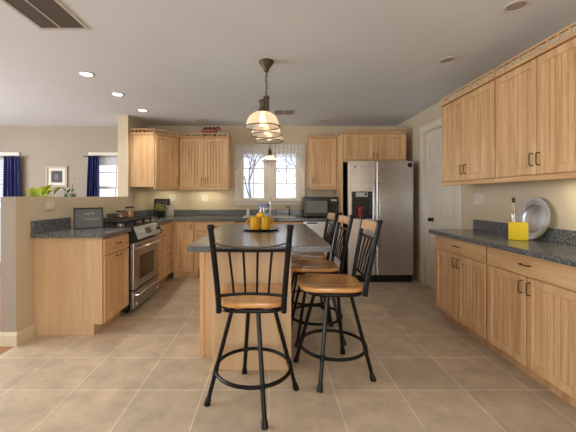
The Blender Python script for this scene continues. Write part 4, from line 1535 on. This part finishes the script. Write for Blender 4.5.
downlight(-1.857, 3.25, True, 'lit recessed ceiling light nearest the camera of the left row of three')
downlight(-1.85, 3.89, True, 'lit recessed ceiling light in the middle of the left row of three')
downlight(-1.84, 4.62, True, 'lit recessed ceiling light farthest back in the left row of three')
downlight(1.578, 2.91, False, 'unlit recessed ceiling light farther back on the right, above the far wall cabinet')
downlight(1.57, 2.09, False, 'unlit recessed ceiling light at the top right, nearest the camera')
downlight(-1.13, 5.2, False, 'unlit recessed ceiling light above the figurine on the wall cabinet')
downlight(0.86, 5.2, False, 'unlit recessed ceiling light above the narrow wall cabinet by the refrigerator')

# ceiling vents
t = thing('return_vent', 'large return air grille with two dark filter fields in the ceiling at upper left', 'vent', (-1.51, 2.07, CEIL))
x0, x1, y0, y1 = -0.18, 0.18, -0.36, 0.305
mb = MB().box(x0, x1, y0, y0 + 0.025, -0.008, -0.0005, 0.002).box(x0, x1, y1 - 0.025, y1, -0.008, -0.0005, 0.002)
mb.box(x0, x0 + 0.025, y0 + 0.025, y1 - 0.025, -0.008, -0.0005, 0.002).box(x1 - 0.025, x1, y0 + 0.025, y1 - 0.025, -0.008, -0.0005, 0.002)
mb.box(-0.027, -0.013, y0 + 0.025, y1 - 0.025, -0.008, -0.0005, 0.002)
mb.done('frame', M['can_trim'], t, smooth=False)
for a, b in ((x0 + 0.025, -0.027), (-0.013, x1 - 0.025)):
    MB().box(a, b, y0 + 0.025, y1 - 0.025, -0.003, -0.0006).done('filter', M['vent_dark'], t, smooth=False)
mb = MB()
for k in range(38):
    y = y0 + 0.032 + k * 0.0162
    mb.prism([(y, -0.0032), (y + 0.008, -0.007), (y + 0.009, -0.0066), (y + 0.001, -0.0031)], x0 + 0.025, x1 - 0.025, 'X')
mb.done('louvres', M['vent_dark'], t, smooth=False)
t = thing('supply_vent', 'small slotted ceiling vent behind the island chandelier', 'vent', (0.18, 4.72, CEIL))
MB().box(-0.155, 0.155, -0.15, 0.15, -0.006, -0.0005, 0.002).done('cover', M['can_trim'], t, smooth=False)
mb = MB()
for k in range(10):
    x = -0.115 + k * 0.0245 + (0.01 if k > 4 else -0.01)
    mb.box(x - 0.007, x + 0.007, -0.105, 0.105, -0.0075, -0.0062)
mb.done('slots', M['vent_dark'], t, smooth=False)

# ------------------------------------------------------------------ valance and curtains
mb = MB()
nx, nz = 150, 10
x0, x1 = -0.635, 0.565
rows = []
for i in range(nx + 1):
    x = x0 + (x1 - x0) * i / nx
    f = abs((x + 0.035) / 0.60)
    low = 1.93
    if f > 0.80:
        low = 1.93 - 0.22 * min(1, (f - 0.80) / 0.12)
    if abs(x + 0.035) < 0.085:
        low = 1.93 - 0.24 * (1 - abs(x + 0.035) / 0.085)
    low += 0.012 * math.sin(x * 70)
    r_ = []
    for j in range(nz + 1):
        g = j / nz
        z = 2.165 + (low - 2.165) * g
        r_.append(mb.bm.verts.new((x, YB - 0.05 + 0.012 * math.sin(x * 95 + g) * (0.4 + 0.6 * g), z)))
    rows.append(r_)
for a, b in zip(rows, rows[1:]):
    for j in range(nz):
        mb.bm.faces.new((a[j], a[j + 1], b[j + 1], b[j]))
t = thing('lace_valance', 'sheer white lace valance across the top of the kitchen window', 'curtain', (0, 0, 0))
mb.done('lace_cloth', M['lace'], t, recalc=False)
MB().cyl((-0.65, YB - 0.05, 2.155), (0.58, YB - 0.05, 2.155), 0.007, seg=10).done('curtain_rod', M['white_plastic'], t)


def drape(name, label, x0, x1, xb0, xb1, z0, z1, y):
    t = thing(name, label, 'curtain', (0, 0, 0), 0, 'navy curtains')
    mb = MB()
    nx, nz = 60, 16
    rows = []
    for i in range(nx + 1):
        f = i / nx
        r_ = []
        for j in range(nz + 1):
            g = j / nz
            x = (x0 + (x1 - x0) * f) * (1 - g) + (xb0 + (xb1 - xb0) * f) * g
            yy = y - (0.022 + 0.018 * g) * math.sin(f * 2 * PI * 4.5 + 0.6 * math.sin(g * 3)) - 0.01 * math.sin(f * 17)
            r_.append((x, yy, z1 + (z0 - z1) * g))
        rows.append(r_)
    vf = [[mb.bm.verts.new(p) for p in r_] for r_ in rows]
    vb = [[mb.bm.verts.new((p[0], p[1] + 0.004, p[2])) for p in r_] for r_ in rows]
    for a, b in zip(vf, vf[1:]):
        for j in range(nz):
            mb.bm.faces.new((a[j], a[j + 1], b[j + 1], b[j]))
    for a, b in zip(vb, vb[1:]):
        for j in range(nz):
            mb.bm.faces.new((a[j], b[j], b[j + 1], a[j + 1]))
    for j in range(nz):
        mb.bm.faces.new((vf[0][j], vb[0][j], vb[0][j + 1], vf[0][j + 1]))
        mb.bm.faces.new((vf[-1][j], vf[-1][j + 1], vb[-1][j + 1], vb[-1][j]))
    mb.done('curtain_cloth', M['navy'], t)
    MB().cyl((min(x0, xb0) - 0.02, y, z1 - 0.015), (max(x1, xb1) + 0.02, y, z1 - 0.015), 0.008, seg=10).done('curtain_rod', M['knob_dark'], t)


drape('navy_curtain', 'navy curtain beside the living-room window just left of the wall end', -3.14, -2.965, -3.21, -2.97, 0.15, 1.965, YB - 0.085)
drape('navy_curtain', 'navy curtain at the far left edge of the picture', -4.585, -4.325, -4.60, -4.27, 0.05, 1.955, YB - 0.085)

t = thing('framed_picture', 'small framed picture with white mat on the living-room wall', 'picture', (-3.735, YB - 0.001, 1.608))
mb = MB()
o_, i_ = 0.187, 0.15
mb.box(-o_, o_, -0.022, 0, i_, o_, 0.003).box(-o_, o_, -0.022, 0, -o_, -i_, 0.003).box(-o_, -i_, -0.022, 0, -i_, i_, 0.003).box(i_, o_, -0.022, 0, -i_, i_, 0.003)
mb.done('frame', M['frame_taupe'], t, smooth=False)
MB().box(-i_, i_, -0.010, -0.002, -i_, i_).done('mat_board', M['mat_white'], t, smooth=False)
pr = MB().box(-0.095, 0.095, -0.0125, -0.0102, -0.10, 0.10).done('print', M['photo_dark'], t, smooth=False)
MB().ball((0.0, -0.0135, -0.005), (0.04, 0.0008, 0.058), 16, 10).done('pale_figure', M['photo_light'], pr)

# living-room plants
t = thing('leafy_plant', 'broad yellow-green leafy plant showing over the half wall', 'plant', (-2.87, 4.0, 0))
MB().lathe([(0, 0), (0.13, 0), (0.14, 0.01), (0.17, 0.40), (0.185, 0.42), (0.165, 0.42), (0.155, 0.38), (0, 0.38)], seg=28).done('planter', M['terracotta'], t)
mb = MB()
ml = MB()
rnd = random.Random(11)
for i in range(30):
    a = rnd.uniform(0, 2 * PI)
    rr = rnd.uniform(0.02, 0.17)
    base = Vector((0.05 * math.cos(a), 0.05 * math.sin(a), 0.38))
    mid = Vector((rr * math.cos(a), rr * math.sin(a), rnd.uniform(1.0, 1.30)))
    mb.tube([base, base.lerp(mid, 0.5) + Vector((0, 0, 0.05)), mid], 0.005, 6)
    tip = mid + Vector((0.12 * math.cos(a + rnd.uniform(-.6, .6)), 0.10 * math.sin(a), rnd.uniform(0.02, 0.14)))
    tip.z = min(tip.z, 1.415)
    ml.leaf(mid, tip, 0.11, 0.02, n=6, fold=0.35)
mb.done('stems', M['leaf'], t)
ml.done('foliage', M['leaf_yel'], t, recalc=False)
t = thing('flowering_plant', 'slender green and white plant showing over the half wall beside the navy curtain', 'plant', (-2.49, 4.0, 0))
MB().lathe([(0, 0), (0.10, 0), (0.11, 0.01), (0.13, 0.40), (0.14, 0.42), (0.125, 0.42), (0.12, 0.38), (0, 0.38)], seg=24).done('planter', M['terracotta'], t)
mb, ml, mw = MB(), MB(), MB()
for i in range(14):
    a = rnd.uniform(0, 2 * PI)
    rr = rnd.uniform(0.01, 0.09)
    h = rnd.uniform(1.18, 1.36)
    base = Vector((0.03 * math.cos(a), 0.03 * math.sin(a), 0.38))
    top = Vector((rr * math.cos(a), rr * math.sin(a) , h))
    mb.tube([base, base.lerp(top, 0.5), top], 0.004, 6)
    for k in range(3):
        b0 = base.lerp(top, 0.84 + 0.08 * k)
        aa = rnd.uniform(0, 2 * PI)
        ml.leaf(b0, b0 + Vector((0.055 * math.cos(aa), 0.055 * math.sin(aa), 0.05)), 0.035, 0.005, n=4)
for k in range(7):
    mw.leaf((0.01 + k * 0.006, 0, 1.33 + k * 0.022), (0.05 + k * 0.007, -0.01, 1.365 + k * 0.022), 0.026, 0.004, n=3)
    mw.leaf((0.01 + k * 0.006, 0, 1.26 + k * 0.02), (-0.05, -0.02, 1.28 + k * 0.018), 0.024, 0.004, n=3)
mb.tube([(0, 0, 0.38), (0.0, 0, 1.2), (0.055, 0, 1.49)], 0.004, 6)
mb.done('stems', M['leaf_dark'], t)
ml.done('foliage', M['leaf_dark'], t, recalc=False)
mw.done('blossoms', M['blossom'], t, recalc=False)

# ------------------------------------------------------------------ garden outside the windows
struct(MB().box(-40, 40, YB + 0.16, 60, -0.6, -0.4).done('ground_outside', M['ground'], smooth=False))


def bare_tree(loc, h, seed, label):
    t = thing('bare_tree', label, 'tree', loc, 0, 'bare trees outside the window')
    rnd = random.Random(seed)
    mb = MB()

    def grow(p, d, L, r, depth):
        q = p + d * L
        m_ = p.lerp(q, 0.5) + Vector((rnd.uniform(-.04, .04), rnd.uniform(-.04, .04), 0)) * L
        mb.tube([p, m_, q], r, 6, radii=[r, r * .85, r * .68])
        if depth == 0:
            return
        for k in range(3):
            ax = Vector((rnd.uniform(-1, 1), rnd.uniform(-1, 1), rnd.uniform(-.2, .7))).normalized()
            nd = (d * 0.62 + ax * 0.62).normalized()
            grow(p.lerp(q, rnd.uniform(0.45, 1.0)), nd, L * rnd.uniform(0.55, 0.78), r * 0.62, depth - 1)
    grow(Vector((0, 0, 0)), Vector((rnd.uniform(-.1, .1), 0, 1)).normalized(), h * 0.42, h * 0.011, 5)
    mb.done('trunk_and_branches', M['bark'], t)


bare_tree((0.85, 11.0, -0.4), 4.4, 5, 'pale bare tree seen through the right sash of the kitchen window')
bare_tree((-1.0, 15.8, -0.4), 5.6, 8, 'pale bare tree seen through the left sash of the kitchen window')


def conifer(loc, h, r, seed, label):
    t = thing('evergreen_tree', label, 'tree', loc, 0, 'pale evergreens beyond the garden')
    MB().cyl((0, 0, 0), (0, 0, h * .9), 0.12, 0.03, 8).done('trunk', M['bark'], t)
    mb = MB()
    rnd = random.Random(seed)
    for i in range(260):
        f = rnd.random() ** 0.8
        z = h * (0.12 + 0.86 * f)
        rr = r * (1 - f) + 0.08
        a = rnd.uniform(0, 2 * PI)
        d = Vector((math.cos(a), math.sin(a), -0.35))
        p = Vector((0, 0, z))
        mb.leaf(p + d * rr * 0.15, p + d * rr, 0.5 * rr + 0.1, 0.05, n=3)
    mb.done('boughs', M['evergreen'], t, recalc=False)


conifer((-3.4, 19, -0.4), 5.2, 1.7, 1, 'pale evergreen beyond the garden, left of the kitchen window view')
conifer((2.6, 21, -0.4), 4.6, 1.8, 2, 'pale evergreen beyond the garden, right of the kitchen window view')
conifer((-14.0, 22, -0.4), 4.5, 2.2, 4, 'pale evergreen seen through the living-room window')
